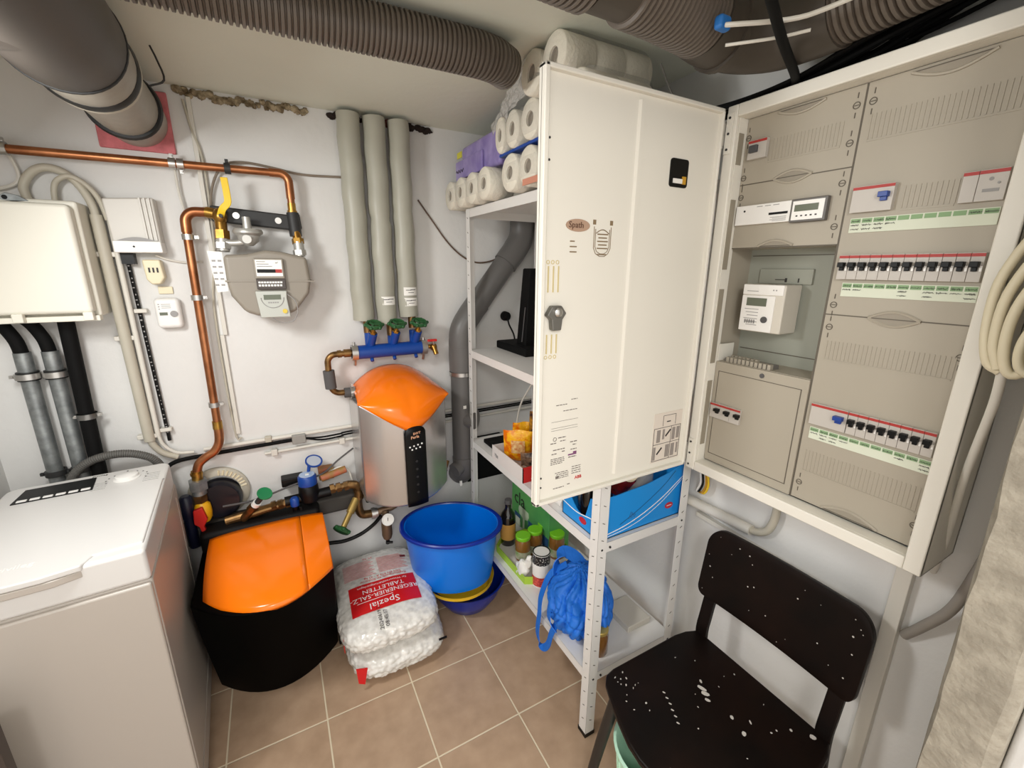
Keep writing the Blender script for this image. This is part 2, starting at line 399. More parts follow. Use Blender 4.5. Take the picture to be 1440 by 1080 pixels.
obj('collar', MB().tube([(.862, .71, 2.02), (.876, .71, 2.02)], .072, 28), DUCTS, t)
obj('ribbed_hose', ribbed([(.99, .55, 2.02), (.99, .42, 2.025), (.97, .22, 2.03)], .062), DUCT, t)
tagit(obj('tape_patch', MB().box(.748, .778, .612, .630, 1.962, 1.985), mat('blue_tape', (30, 104, 176), .5), bevel=.006), 'small blue tape wrap beside the ribbed duct near the ceiling', 'tape')
tagit(obj('cable_conduit', MB().tube([(.76, .615, 1.968), (.84, .55, 1.968), (.87, .50, 1.972), (.90, .40, 1.985)], .004, 8, smooth=4), CONDLT), 'thin white conduit crossing below the ribbed duct at top right', 'conduit')
tagit(obj('cable_conduit', MB().tube([(.80, .64, 1.955), (.86, .58, 1.957), (.885, .535, 1.957)], .0028, 8, smooth=4), CONDLT), 'short white cable branching beside the blue tape', 'cable')
tagit(obj('black_strap', MB().tube([(.70, .505, 1.975), (.86, .57, 1.952), (1.0, .625, 1.944), (1.06, .655, 1.944)], .0085, 10, smooth=4), BLACKM), 'thick black cable slanting down onto the cabinet top', 'cable')
rg = random.Random(11)
for i in range(8):  # added cables that stand in for the dark space beyond the duct
    x = 1.08+.0125*i; z0 = 2.0+.012*(i % 3)
    tagit(obj('black_cable', MB().tube([(x-.02*(i % 2), .62-.02*i, 1.95+.006*(i % 3)), (x, .50, z0-.02), (x-.01, .40, z0+.02), (x-.02+.01*(i % 3), .28, z0+.06), (x-.02, .17, z0+.085)], .0075, 8, smooth=5), BLACKM), 'added thick black cable darkening the ceiling corner above the cabinet', 'cable', 'added dark filler cables at top right')
for i in range(9):
    x = 1.045+i*.014; pts = []
    for k in range(6):
        y = .90-.125*k
        pts.append((x+rg.uniform(-.015, .015)-.02*k*(i % 2)*.3, y, 1.942+.012*rg.random()+(k-2)*.022*(k > 2)*(1+.35*(i % 3))))
    tagit(obj('black_cable', MB().tube(pts, .0045+.0015*(i % 2), 8, smooth=5), BLACKM), 'thin black cable draped along the top of the electrical cabinet', 'cable', 'black cables on the cabinet')
tagit(obj('grey_cable', MB().tube([(.93, .93, 2.05), (.96, .90, 1.97), (1.02, .86, 1.945), (1.10, .80, 1.945)], .0025, 8, smooth=5), mat('dim_grey_cable', (110, 106, 98), .5)), 'thin grey cable sagging behind the open cabinet door top', 'cable')

# ------------------------------------------------------------------ copper gas pipe
def clamp(parent, c, r, ax, m=STEEL, ear=(0, 0, 0)):
    mb = MB(); mb.lathe([(r, -.009), (r+.005, -.009), (r+.005, .009), (r, .009), (r, -.009)], c, ax, 20)
    e = Vector(ear)
    if e.length:
        d = e.normalized(); c = Vector(c)
        mb.tube([c+d*r, c+d*(r+.016)], .007, 4); mb.tube([c+d*(r+.009)-Vector((0, .01, 0)), c+d*(r+.009)+Vector((0, .006, 0))], .004, 6)
    return obj('pipe_clamp', mb, m, parent, label='steel pipe clamp')
t = thing('gas_pipe', 'horizontal copper pipe running from the left above the gas meter', 'pipe', (-.2, 1.89, 1.7))
mb = MB(); mb.tube([(-.84, 1.89, 1.868), (.05, 1.89, 1.874)], .0125, 16); obj('copper_tube', mb, COPPER, t)
mb = MB(); mb.tube([(.045, 1.89, 1.874)] + arcpts((.075, 1.89, 1.844), .03, PI/2, 0, (1, 0, 0), (0, 0, 1)) + [(.105, 1.89, 1.79)], .0145, 16); obj('elbow_fitting', mb, COPPER, t)
mb = MB(); mb.tube([(.105, 1.89, 1.80), (.105, 1.89, 1.755)], .0125, 16); obj('copper_tube', mb, COPPER, t)
mb = MB(); mb.cyl((.105, 1.89, 1.775), (.105, 1.89, 1.75), .014); mb.cyl((.105, 1.89, 1.75), (.105, 1.89, 1.742), .017); obj('brass_union', mb, BRASS, t)
clamp(t, (-.62, 1.89, 1.87), .0128, (1, 0, 0), ear=(0, 0, 1)); clamp(t, (-.232, 1.89, 1.872), .0128, (1, 0, 0), ear=(0, 0, 1))
clamp(t, (-.21, 1.89, 1.872), .0128, (1, 0, 0), ear=(0, 0, -1)); clamp(t, (-.08, 1.89, 1.873), .0128, (1, 0, 0), DKSTEEL, ear=(0, 0, 1))
t = thing('gas_pipe', 'vertical copper pipe dropping to the red and yellow gas tap', 'pipe', (-.24, 1.89, .56))
mb = MB(); mb.tube([(-.225, 1.89, 1.68), (-.236, 1.89, .965)], .0135, 18); obj('copper_tube', mb, COPPER, t)
mb = MB(); mb.tube([(-.16, 1.89, 1.728), (-.185, 1.89, 1.728)] + arcpts((-.188, 1.89, 1.692), .036, PI/2, PI, (1, 0, 0), (0, 0, 1)) + [(-.225, 1.89, 1.66)], .016, 18); obj('elbow_fitting', mb, COPPER, t)
obj('brass_union', MB().tube([(-.16, 1.89, 1.728), (-.14, 1.89, 1.728)], .0175, 18), BRASS, t); obj('brass_union', MB().tube([(-.236, 1.89, .985), (-.237, 1.89, .955)], .0165, 18), BRASS, t)
mb = MB(); mb.tube([(-.236, 1.89, .97), (-.237, 1.89, .93), (-.243, 1.89, .895), (-.262, 1.89, .865), (-.29, 1.89, .848), (-.314, 1.89, .828), (-.325, 1.89, .80), (-.328, 1.89, .77)], .0155, 18, smooth=4); obj('swan_neck', mb, COPPER, t)
clamp(t, (-.224, 1.89, 1.645), .0135, (0, 0, 1), ear=(1, 0, 0)); clamp(t, (-.229, 1.89, 1.443), .0135, (0, 0, 1), ear=(1, 0, 0)); clamp(t, (-.235, 1.89, 1.05), .0135, (0, 0, 1), ear=(1, 0, 0))
mb = MB(); mb.cyl((-.328, 1.89, .80), (-.329, 1.89, .765), .018); mb.cyl((-.329, 1.89, .792), (-.329, 1.89, .784), .0205); obj('brass_union', mb, BRASS, t)
mb = MB(); hexnut(mb, (-.329, 1.885, .765), (-.33, 1.885, .725), .031); mb.cyl((-.33, 1.885, .725), (-.33, 1.885, .705), .024); obj('hex_nut', mb, GALV, t)
mb = MB(); hexnut(mb, (-.33, 1.88, .705), (-.331, 1.88, .672), .024); obj('hex_nut', mb, BRONZE, t)
mb = MB(); mb.lathe([(.018, 0), (.027, -.01), (.030, -.04), (.027, -.065), (.018, -.08)], (-.328, 1.872, .676), seg=18); tp = obj('gas_tap', mb, mat('yellow_tap', (226, 168, 20), .4), t, label='yellow gas tap body')
mb = MB(); mb.prism([(-.352, .665), (-.322, .672), (-.312, .62), (-.326, .595), (-.322, .56), (-.334, .555), (-.342, .595), (-.356, .61)], 'y', 1.828, 1.848); obj('tap_lever', mb, RED, tp, bevel=.004, label='red lever')

# ------------------------------------------------------------------ gas meter with its bar, regulator and ball valve
t = thing('gas_connection_bar', 'black wall bar with brass ball valve and yellow lever above the gas meter', 'valve', (-.02, 1.89, 1.62))
mb = MB(); mb.prism([(-.15, 1.70), (-.15, 1.752), (.09, 1.735), (.128, 1.742), (.132, 1.685), (.09, 1.682)], 'y', 1.885, 1.915); obj('mounting_bar', mb, DKSTEEL, t, bevel=.006)
mb = MB(); mb.lathe([(.004, 0), (.011, 0), (.011, .003), (.004, .003)], (-.075, 1.885, 1.722), (0, -1, 0), 14); obj('bolt', mb, STEEL, t)
mb = MB(); mb.lathe([(.004, 0), (.011, 0), (.011, .003), (.004, .003)], (.055, 1.885, 1.712), (0, -1, 0), 14); obj('bolt', mb, WHITEP, t)
mb = MB(); mb.tube([(.105, 1.89, 1.742), (.108, 1.885, 1.66)], .021, 14); obj('tee_fitting', mb, DKSTEEL, t)
mb = MB(); mb.cyl((.109, 1.88, 1.675), (.111, 1.875, 1.65), .015); hexnut(mb, (.111, 1.872, 1.65), (.112, 1.868, 1.632), .021); obj('brass_union', mb, BRASS, t)
mb = MB(); mb.ell((-.122, 1.868, 1.715), .022, .026, .028); mb.cyl((-.122, 1.868, 1.70), (-.123, 1.86, 1.655), .018); hexnut(mb, (-.123, 1.86, 1.668), (-.124, 1.856, 1.640), .024)
mb.tube([(-.16, 1.885, 1.728), (-.13, 1.875, 1.722)], .018, 14); vb = obj('ball_valve', mb, BRASS, t)
mb = MB(); mb.ribbon([(-.118, 1.838, 1.715), (-.108, 1.83, 1.737), (-.092, 1.83, 1.755), (-.09, 1.83, 1.78), (-.092, 1.83, 1.835)], .021, .006, (1, 0, .1), smooth=3); obj('lever', mb, YELLOW, vb, bevel=.002, label='yellow lever')
mb = MB(); mb.cyl((-.117, 1.842, 1.714), (-.117, 1.826, 1.714), .006); obj('bolt', mb, DKSTEEL, vb)
t = thing('gas_regulator', 'round grey cast regulator between the gas valve and the meter', 'regulator', (-.05, 1.85, 1.62))
mb = MB(); mb.lathe([(.012, .05), (.014, .012), (.042, .010), (.046, .004), (.046, -.004), (.040, -.008), (.034, -.012), (.030, -.03), (.012, -.045)], (-.045, 1.84, 1.665), seg=26)
mb.tube([(-.045, 1.84, 1.635), (-.09, 1.845, 1.628), (-.12, 1.85, 1.63)], .011, 12, smooth=3); mb.cyl((-.05, 1.815, 1.64), (-.05, 1.80, 1.64), .014); obj('regulator_body', mb, ALUG, t)
mb = MB(); mb.cyl((-.124, 1.856, 1.645), (-.126, 1.85, 1.60), .019); hexnut(mb, (-.125, 1.852, 1.628), (-.126, 1.85, 1.608), .025); obj('union_nut', mb, ALUG, t)
t = thing('gas_meter', 'taupe gas meter with white dial on the back wall', 'meter', (0, 1.87, 1.37))
mb = MB(); mb.prism([(-.128, 1.588), (-.06, 1.592), (0, 1.606), (.05, 1.602), (.10, 1.590), (.131, 1.585), (.137, 1.50), (.128, 1.455), (.075, 1.388), (.04, 1.378), (-.05, 1.378), (-.085, 1.392), (-.122, 1.45), (-.129, 1.50)], 'y', 1.815, 1.925)
obj('meter_case', mb, METERG, t, bevel=.014, bseg=4)
mb = MB(); mb.prism([(-.133, 1.503), (.147, 1.501), (.147, 1.496), (-.133, 1.498)], 'y', 1.812, 1.93); obj('case_seam', mb, METERG, t)
mb = MB(); mb.cyl((.112, 1.868, 1.64), (.113, 1.865, 1.588), .018); hexnut(mb, (.112, 1.866, 1.61), (.113, 1.865, 1.592), .023); obj('outlet_union', mb, ALUG, t)
mb = MB(); mb.box(-.042, .052, 1.80, 1.818, 1.508, 1.578); dl = obj('dial_housing', mb, METERG, t, bevel=.004)
mb = MB(); mb.box(-.036, .046, 1.7975, 1.8005, 1.517, 1.573); obj('dial_plate', mb, PAPER, dl, label='white dial plate')
mb = MB(); mb.box(-.033, .030, 1.796, 1.798, 1.529, 1.541); obj('counter', mb, BLACK, dl); mb = MB(); mb.box(.024, .044, 1.7955, 1.798, 1.529, 1.541); obj('counter', mb, BRKRED, dl)
mb = MB(); mb.text('m³', .008, (.026, 1.797, 1.561), (1, 0, 0), (0, 0, 1))
for k in range(3): mb.box(-.032, -.005+.01*k, 1.7968, 1.7975, 1.566-.008*k, 1.5675-.008*k)
obj('dial_print', mb, DPRINT, dl)
mb = MB(); mb.box(-.040, .052, 1.799, 1.816, 1.472, 1.508); lb = obj('rating_plate', mb, mat('plate_brown', (70, 62, 58), .5), t, bevel=.002)
mb = MB()
for k in range(9): mb.box(-.034+.0085*k, -.027+.0085*k, 1.7975, 1.799, 1.493, 1.499)
for k in range(8): mb.box(-.034+.0095*k, -.027+.0095*k, 1.7975, 1.799, 1.482, 1.489)
obj('plate_print', mb, PAPER, lb)
mb = MB(); mb.prism([(-.048, 1.466), (.052, 1.466), (.050, 1.44), (.056, 1.372), (-.040, 1.372), (-.046, 1.44)], 'y', 1.795, 1.813); md = obj('pulse_module', mb, mat('grey_module', (186, 188, 180), .4), t, bevel=.004)
mb = MB(); mb.box(-.024, .030, 1.7935, 1.796, 1.436, 1.453); obj('display', mb, LCD, md); mb = MB(); mb.cyl((.038, 1.795, 1.394), (.038, 1.79, 1.394), .008); obj('button', mb, mat('amber', (216, 190, 70), .4), md, label='yellow button')
mb = MB(); mb.tube(arcpts((.003, 1.794, 1.443), .036, PI, 2*PI, (1, 0, 0), (0, 0, 1), 14), .0012, 6)
for k in range(5): mb.box(-.012+.007*k, -.007+.007*k, 1.7942, 1.7952, 1.423, 1.428)
obj('module_print', mb, WPRINT, md)
mb = MB(); mb.tube([(.05, 1.80, 1.455), (.075, 1.80, 1.43), (.08, 1.805, 1.39), (.06, 1.81, 1.355), (.02, 1.81, 1.352), (-.005, 1.80, 1.372)], .0016, 6, smooth=5); obj('pulse_cable', mb, WPRINT, t)
mb = MB(); mb.prism([(-.172, 1.60), (-.130, 1.597), (-.128, 1.467), (-.160, 1.463)], 'y', 1.822, 1.8235); tg = obj('paper_tag', mb, PAPER, t, label='white paper tag')
mb = MB()
for k in range(5):
    for q in range(2): mb.box(-.163+.017*q, -.152+.017*q, 1.8212, 1.822, 1.565-.02*k, 1.571-.02*k)
obj('tag_print', mb, WPRINT, tg)

# ------------------------------------------------------------------ devices at the left of the back wall
t = thing('distribution_box', 'large cream distribution box on the wall at the left edge', 'box', (-.62, 1.88, 1.38))
obj('box_body', MB().box(-.80, -.478, 1.84, 1.949, 1.395, 1.735), BOXW, t, bevel=.008)
obj('box_lid', MB().box(-.80, -.487, 1.80, 1.845, 1.408, 1.722), BOXW, t, bevel=.012, bseg=3)
obj('box_base', MB().box(-.80, -.478, 1.815, 1.845, 1.383, 1.400), BOXW, t, bevel=.003)
for x in (-.655, -.50): obj('lid_latch', MB().box(x-.012, x+.012, 1.795, 1.815, 1.386, 1.412), BOXW, t, bevel=.003)
mb = MB(); mb.prism([(-.655, 1.728), (-.625, 1.748), (-.60, 1.742), (-.575, 1.726), (-.61, 1.722)], 'y', 1.84, 1.852); obj('fixing_lug', mb, GALV, t, bevel=.002)
obj('lug_hole', MB().cyl((-.627, 1.841, 1.735), (-.627, 1.838, 1.735), .006), BLACK, t)
t = thing('network_box', 'grey wall box with ribbed right side beside the cream distribution box', 'box', (-.365, 1.9, 1.59))
mb = MB(); mb.prism([(-.432, 1.755), (-.302, 1.765), (-.300, 1.618), (-.426, 1.612)], 'y', 1.895, 1.949); obj('device_case', mb, NETBOX, t, bevel=.006)
mb = MB()
for k in range(3): mb.prism([(-.340+.012*k, 1.762), (-.334+.012*k, 1.762), (-.332+.012*k, 1.63), (-.338+.012*k, 1.63)], 'y', 1.889, 1.897)
obj('side_rib', mb, NETBOX, t, bevel=.001)
mb = MB(); mb.prism([(-.425, 1.628), (-.30, 1.628), (-.298, 1.592), (-.425, 1.590)], 'y', 1.88, 1.949); ft = obj('front_flap', mb, WHITEP, t, bevel=.004)
mb = MB(); mb.prism([(-.415, 1.628)] + [(-.415+.105*i/10, 1.628+.012*math.sin(PI*i/10)) for i in range(1, 10)] + [(-.31, 1.628)], 'y', 1.886, 1.9); obj('arched_grip', mb, WPRINT, t)
mb = MB(); mb.cyl((-.372, 1.88, 1.61), (-.372, 1.878, 1.61), .003); obj('lock_hole', mb, BLACK, t)
obj('cable_slot', MB().box(-.418, -.385, 1.91, 1.949, 1.555, 1.592), BLACK, t)
t = thing('phone_socket', 'small cream phone socket with three slots below the grey network box', 'socket', (-.338, 1.93, 1.49))
obj('socket_case', MB().prism([(-.366, 1.57), (-.316, 1.57), (-.312, 1.512), (-.325, 1.49), (-.35, 1.488), (-.362, 1.505)], 'y', 1.905, 1.949), CREAM, t, bevel=.006)
mb = MB()
for k in range(3): mb.box(-.352+.011*k, -.347+.011*k, 1.9035, 1.906, 1.528, 1.544)
obj('slot', mb, DPRINT, t)
obj('cover_plate', MB().box(-.343, -.302, 1.943, 1.949, 1.455, 1.48), CREAM, t, bevel=.002)
tagit(obj('socket_cable', MB().tube([(-.33, 1.93, 1.585), (-.30, 1.935, 1.572), (-.25, 1.94, 1.562), (-.20, 1.942, 1.565)], .0035, 8, smooth=4), CONDLT), 'short white cable leaving the grey network box to the right', 'cable')
t = thing('carbon_monoxide_alarm', 'white rounded alarm with small display below the phone socket', 'alarm', (-.322, 1.92, 1.335))
obj('alarm_case', MB().box(-.359, -.286, 1.91, 1.949, 1.338, 1.442), WHITEP, t, bevel=.014, bseg=4)
obj('display', MB().box(-.346, -.324, 1.908, 1.911, 1.384, 1.394), LCD, t)
obj('test_button', MB().cyl((-.306, 1.911, 1.388), (-.306, 1.907, 1.388), .011), WPRINT, t)
mb = MB()
for k in range(3): mb.box(-.347, -.343, 1.909, 1.911, 1.42-.008*k, 1.423-.008*k); mb.box(-.338, -.312, 1.909, 1.911, 1.4205-.006*k, 1.422-.006*k)
obj('printing', mb, WPRINT, t)

# cables and conduits of the back wall, left part
t = thing('cable_conduit', 'fat beige conduit arching over the box and dropping behind the washing machine', 'conduit', (-.46, 1.92, .9))
obj('flexible_hose', MB().tube([(-.605, 1.925, 1.73), (-.61, 1.925, 1.775), (-.585, 1.922, 1.815), (-.55, 1.92, 1.833), (-.51, 1.92, 1.822), (-.48, 1.92, 1.785), (-.462, 1.92, 1.735), (-.458, 1.92, 1.69)], .0115, 14, smooth=5), CONDUIT, t)
obj('conduit_tube', MB().tube([(-.458, 1.92, 1.705), (-.450, 1.92, .935)], .0165, 16), CONDUIT, t)
obj('flexible_hose', MB().tube([(-.450, 1.92, .96), (-.444, 1.92, .92), (-.42, 1.922, .88), (-.38, 1.925, .855)], .011, 12, smooth=5), CONDUIT, t)
for z in (1.585, 1.31, .95): obj('conduit_clip', MB().box(-.485, -.425, 1.92, 1.949, z-.008, z+.008), CONDLT, t, bevel=.003)
t = thing('cable_conduit', 'thin beige conduit right beside the fat beige conduit', 'conduit', (-.43, 1.92, .9))
obj('flexible_hose', MB().tube([(-.545, 1.915, 1.73), (-.54, 1.915, 1.775), (-.525, 1.91, 1.80), (-.495, 1.908, 1.812), (-.462, 1.91, 1.79), (-.44, 1.912, 1.75), (-.43, 1.915, 1.69)], .0075, 12, smooth=5), CONDUIT, t)
obj('conduit_tube', MB().tube([(-.428, 1.925, 1.70), (-.424, 1.925, .95)], .008, 12), CONDLT, t)
obj('flexible_hose', MB().tube([(-.424, 1.925, .955), (-.415, 1.925, .91), (-.38, 1.925, .872), (-.33, 1.93, .862)], .006, 10, smooth=5), CONDLT, t)
t = thing('wire_strip', 'black wire strip with pale dots beside the beige conduits', 'cable', (-.405, 1.93, .9))
obj('strip', MB().tube([(-.407, 1.938, 1.56), (-.397, 1.938, .92)], .006, 8), BLACK, t)
mb = MB(); rg = random.Random(4)
for k in range(34):
    z = 1.55-.018*k-rg.uniform(0, .008); mb.box(-.407+.01*k/34+rg.uniform(-.003, .001), -.404+.01*k/34, 1.9305, 1.933, z, z+rg.uniform(.002, .005))
obj('dots', mb, WPRINT, t)
for z in (1.40, .965): obj('conduit_clip', MB().box(-.418, -.382, 1.925, 1.949, z-.007, z+.007), CONDLT, t, bevel=.003)
for i, (x, lb) in enumerate(((-.706, 'galvanised steel cable pipe nearest the left wall'), (-.642, 'galvanised steel cable pipe between its twin and the black pipe'))):
    t = thing('cable_pipe', lb, 'pipe', (x, 1.9, .86))
    obj('steel_tube', MB().tube([(x, 1.905, 1.285), (x-.002, 1.905, .84)], .021, 18), GALV, t)
    obj('black_cable', MB().tube([(x, 1.905, 1.27), (x-.006, 1.9, 1.33), (x-.035, 1.895, 1.39), (x-.09, 1.89, 1.42)], .0175, 14, smooth=5), BLACKM, t)
    mb = MB(); mb.lathe([(.021, -.014), (.027, -.014), (.027, .014), (.021, .014), (.021, -.014)], (x, 1.905, 1.21), seg=20); obj('clamp_rubber', mb, RUBBER, t)
    clamp(t, (x, 1.905, 1.21), .027, (0, 0, 1), ear=(1 if i else -1, 0, 0))
    clamp(t, (x, 1.905, .875), .023, (0, 0, 1), DKSTEEL, ear=(-1, 0, 0))
t = thing('cable_pipe', 'black pipe dropping from the cream distribution box', 'pipe', (-.59, 1.9, .8))
obj('black_tube', MB().tube([(-.585, 1.90, 1.39), (-.600, 1.90, .80)], .021, 18), BLACKM, t)
clamp(t, (-.592, 1.90, 1.06), .022, (0, 0, 1), ear=(1, 0, 0)); clamp(t, (-.592, 1.90, 1.06), .022, (0, 0, 1), ear=(-1, 0, 0))
tagit(obj('drain_hose', ribbed([(-.70, 1.875, .75), (-.665, 1.875, .85), (-.62, 1.875, .90), (-.55, 1.875, .918), (-.48, 1.875, .905), (-.43, 1.875, .86), (-.42, 1.88, .75)], .014, .006, .002, 14), mat('hose_grey', (96, 94, 90), .6)), 'grey corrugated hose arching behind the washing machine', 'hose')
tagit(obj('wall_trunking', MB().box(-.172, -.158, 1.938, 1.9495, 1.75, 2.09).box(-.175, -.161, 1.938, 1.9495, 1.30, 1.75).box(-.186, -.172, 1.938, 1.9495, .905, 1.30), CONDLT, bevel=.002), 'narrow white cable trunking running down left of the gas meter', 'trunking')
tagit(obj('earth_cable', MB().tube([(-.232, 1.925, 1.875), (-.233, 1.93, 1.80), (-.225, 1.93, 1.72), (-.215, 1.925, 1.67), (-.222, 1.915, 1.652)], .004, 8, smooth=5), CONDLT), 'thin white cable linking the clamps of both copper pipes', 'cable')
tagit(obj('earth_cable', MB().tube([(-.18, 1.94, 2.08), (-.17, 1.94, 2.0), (-.15, 1.94, 1.88), (-.16, 1.942, 1.60), (-.19, 1.942, 1.40), (-.19, 1.94, .93), (-.17, 1.94, .885)], .004, 8, smooth=5), CONDUIT), 'grey wire running down beside the white trunking', 'cable')
tagit(obj('earth_cable', MB().tube([(-.14, 1.935, 1.66), (-.15, 1.935, 1.74), (-.13, 1.93, 1.83), (-.09, 1.92, 1.888), (-.03, 1.93, 1.905), (.06, 1.938, 1.898), (.16, 1.94, 1.885), (.30, 1.94, 1.89)], .0042, 8, smooth=5), mat('brown_grey_cable', (128, 116, 102), .5)), 'grey brown cable waving above the copper pipe to the insulated pipes', 'cable')
tagit(obj('brown_wire', MB().tube([(.60, 1.945, 1.83), (.66, 1.945, 1.75), (.73, 1.945, 1.66), (.80, 1.942, 1.60), (.87, 1.94, 1.575), (.95, 1.94, 1.585), (1.02, 1.94, 1.62)], .0035, 8, smooth=5), mat('brown_cable', (96, 76, 62), .5)), 'thin brown wire hanging behind the shelf from the insulated pipes', 'cable')
tagit(obj('white_loop_cable', MB().tube([(-.63, 1.93, 1.88), (-.615, 1.93, 1.82), (-.625, 1.93, 1.785), (-.67, 1.93, 1.765), (-.74, 1.93, 1.755)], .005, 8, smooth=5), CONDLT), 'white cable hook at the far left below the copper pipe end', 'cable')
# low horizontal conduits
t = thing('cable_conduit', 'upper white conduit running low along the back wall behind the dome unit', 'conduit', (.3, 1.93, .85))
obj('conduit_tube', MB().tube([(-.30, 1.94, .862), (1.185, 1.94, .868)], .008, 12), CONDLT, t)
for x in (-.08, .75): obj('conduit_clip', MB().box(x-.012, x+.012, 1.927, 1.949, .853, .877), CONDUIT, t, bevel=.003)
t = thing('cable_conduit', 'lower white conduit running low along the back wall behind the dome unit', 'conduit', (.3, 1.93, .79))
obj('conduit_tube', MB().tube([(-.10, 1.94, .803), (1.185, 1.94, .815)], .007, 12), CONDLT, t)
for x in (-.065, .2): obj('conduit_clip', MB().box(x-.012, x+.012, 1.927, 1.949, .79, .818), CONDLT, t, bevel=.003)
t = thing('power_cable', 'thick black cable with grey joint between the two low white conduits', 'cable', (0, 1.93, .82))
obj('cable_jacket', MB().tube([(-.44, 1.925, .80), (-.39, 1.925, .836), (-.28, 1.93, .842), (0, 1.932, .846), (.05, 1.932, .846)], .008, 10, smooth=5), BLACKM, t)
for dz, mid in ((.004, .845), (-.006, .833)): obj('thin_cable', MB().tube([(.05, 1.932, .846), (.12, 1.93, mid-.006), (.2, 1.93, mid-.004), (.30, 1.93, .842+dz), (1.185, 1.938, .845+dz)], .004, 8, smooth=5), BLACKM, t)
obj('joint_sleeve', MB().box(.005, .058, 1.92, 1.945, .828, .868), mat('grey_sleeve', (148, 146, 140), .5), t, bevel=.004, label='grey joint box')

# ------------------------------------------------------------------ three insulated pipes and blue manifold
for i, (x, zb, nm) in enumerate(((.329, 1.335, 'leftmost of the three grey insulated pipes, no label'), (.424, 1.318, 'middle of the three grey insulated pipes, one white label'), (.519, 1.345, 'rightmost of the three grey insulated pipes, two white labels'))):
    t = thing('insulated_pipe', nm, 'pipe', (x, 1.9, zb))
    mb = MB(); rg = random.Random(i); n = 30; P = []; R = []
    for k in range(n+1):
        z = zb + (2.105-zb)*k/n; P.append((x+.0015*math.sin(k*.9+i), 1.898, z)); R.append(.0415+.0008*math.sin(k*1.7+i*2) - (.004 if k == (16 if i == 1 else 17) and i else 0))
    mb.tube(P, R, 32); obj('jacket', mb, INSUL, t)
    obj('pipe_end', MB().cyl((x+.01, 1.885, zb+.01), (x+.01, 1.88, zb-.05), .017), BRONZE, t)
    for k in range(i):
        zz = 1.415 - .05*k if i == 1 else 1.452-.044*k
        def lab(u, v, x=x, zz=zz): a = -PI/2 + (u-.4)*1.5; return Vector((x+.0424*math.cos(a), 1.898+.0424*math.sin(a), zz-.017+.034*v))
        l = obj('label', MB().grid(lab, 10, 2), PAPER, t, label='white pipe label')
        mb = MB()
        def mk(u, v, x=x, zz=zz, q=0): a = -PI/2 + (u-.4)*1.5; return Vector((x+.0428*math.cos(a), 1.898+.0428*math.sin(a), zz-.017+.034*v))
        for (a0, a1, b0, b1) in ((.15, .5, .62, .7), (.45, .85, .66, .74), (.3, .7, .32, .38)):
            mb.grid(lambda u, v: mk(a0+(a1-a0)*u, b0+(b1-b0)*v), 4, 1)
        obj('label_print', mb, DPRINT, l)
t = thing('water_manifold', 'blue water manifold with three green handwheels below the insulated pipes', 'manifold', (.42, 1.87, 1.17))
mb = MB(); mb.tube([(.285, 1.875, 1.205), (.565, 1.875, 1.207)], .029, 20)
for x in (.345, .440, .535):
    mb.tube([(x, 1.88, 1.20), (x, 1.885, 1.285)], .021, 16); mb.tube([(x, 1.875, 1.235), (x+.008, 1.845, 1.285)], .018, 14); mb.tube([(x, 1.875, 1.18), (x, 1.862, 1.165)], .008, 8)
obj('manifold_body', mb, BLUEP, t, bevel=.002)
for x in (.345, .440, .535):
    mb = MB(); mb.cyl((x+.006, 1.848, 1.275), (x+.01, 1.835, 1.315), .009); hexnut(mb, (x+.006, 1.85, 1.276), (x+.008, 1.844, 1.292), .015); s = obj('valve_stem', mb, BRASS, t)
    mb = MB(); ax = Vector((.02, -.35, .93)); mb.lathe([(.025, -.006), (.030, -.009), (.035, -.004), (.035, .004), (.030, .009), (.025, .006), (.025, -.006)], (x+.011, 1.832, 1.322), ax, 24)
    q = Vector((0, 0, 1)).rotation_difference(ax)
    for k in range(6):
        a = k*PI/3; mb.ell(Vector((x+.011, 1.832, 1.322)) + q @ Vector((.035*math.cos(a), .035*math.sin(a), 0)), .0075, .0075, .0075, 10)
    for k in range(3):
        a = k*2*PI/3; c = Vector((x+.011, 1.832, 1.322)); mb.tube([c, c + q @ Vector((.028*math.cos(a), .028*math.sin(a), 0))], .005, 8)
    obj('handwheel', mb, GREEN, s, label='green handwheel')
for x in (.277, .573):
    mb = MB(); mb.lathe([(.026, -.012), (.033, -.012), (.033, .012), (.026, .012), (.026, -.012)], (x, 1.875, 1.206), (1, 0, 0), 22); mb.tube([(x, 1.875, 1.235), (x, 1.875, 1.25)], .006, 8); mb.tube([(x, 1.875, 1.175), (x, 1.89, 1.15)], .006, 8); obj('pipe_clamp', mb, STEEL, t)
mb = MB(); mb.tube([(.59, 1.875, 1.207), (.615, 1.865, 1.207)], .010, 12); mb.ell((.615, 1.86, 1.205), .016, .016, .018, 14); mb.tube([(.615, 1.855, 1.205), (.62, 1.84, 1.175)], .011, 12); v = obj('drain_tap', mb, BRASS, t)
obj('tap_lever', MB().box(.585, .628, 1.845, 1.858, 1.232, 1.243), RED, v, bevel=.003, label='red lever')
mb = MB(); mb.cyl((.615, 1.858, 1.21), (.612, 1.852, 1.235), .006); obj('valve_stem', mb, STEEL, v)
mb = MB(); mb.tube([(.27, 1.875, 1.206), (.205, 1.875, 1.205)] + arcpts((.203, 1.875, 1.172), .033, PI/2, PI, (1, 0, 0), (0, 0, 1)) + [(.17, 1.875, 1.13)], .0125, 14)
mb.tube([(.262, 1.875, 1.206), (.235, 1.875, 1.206)], .017, 12); mb.tube([(.225, 1.875, 1.206), (.21, 1.875, 1.205)], .0155, 12); obj('copper_bend', mb, BRONZE, t)
obj('foam_sleeve', MB().tube([(.17, 1.875, 1.14), (.173, 1.875, 1.065)], .0225, 18), DKGREY, t)
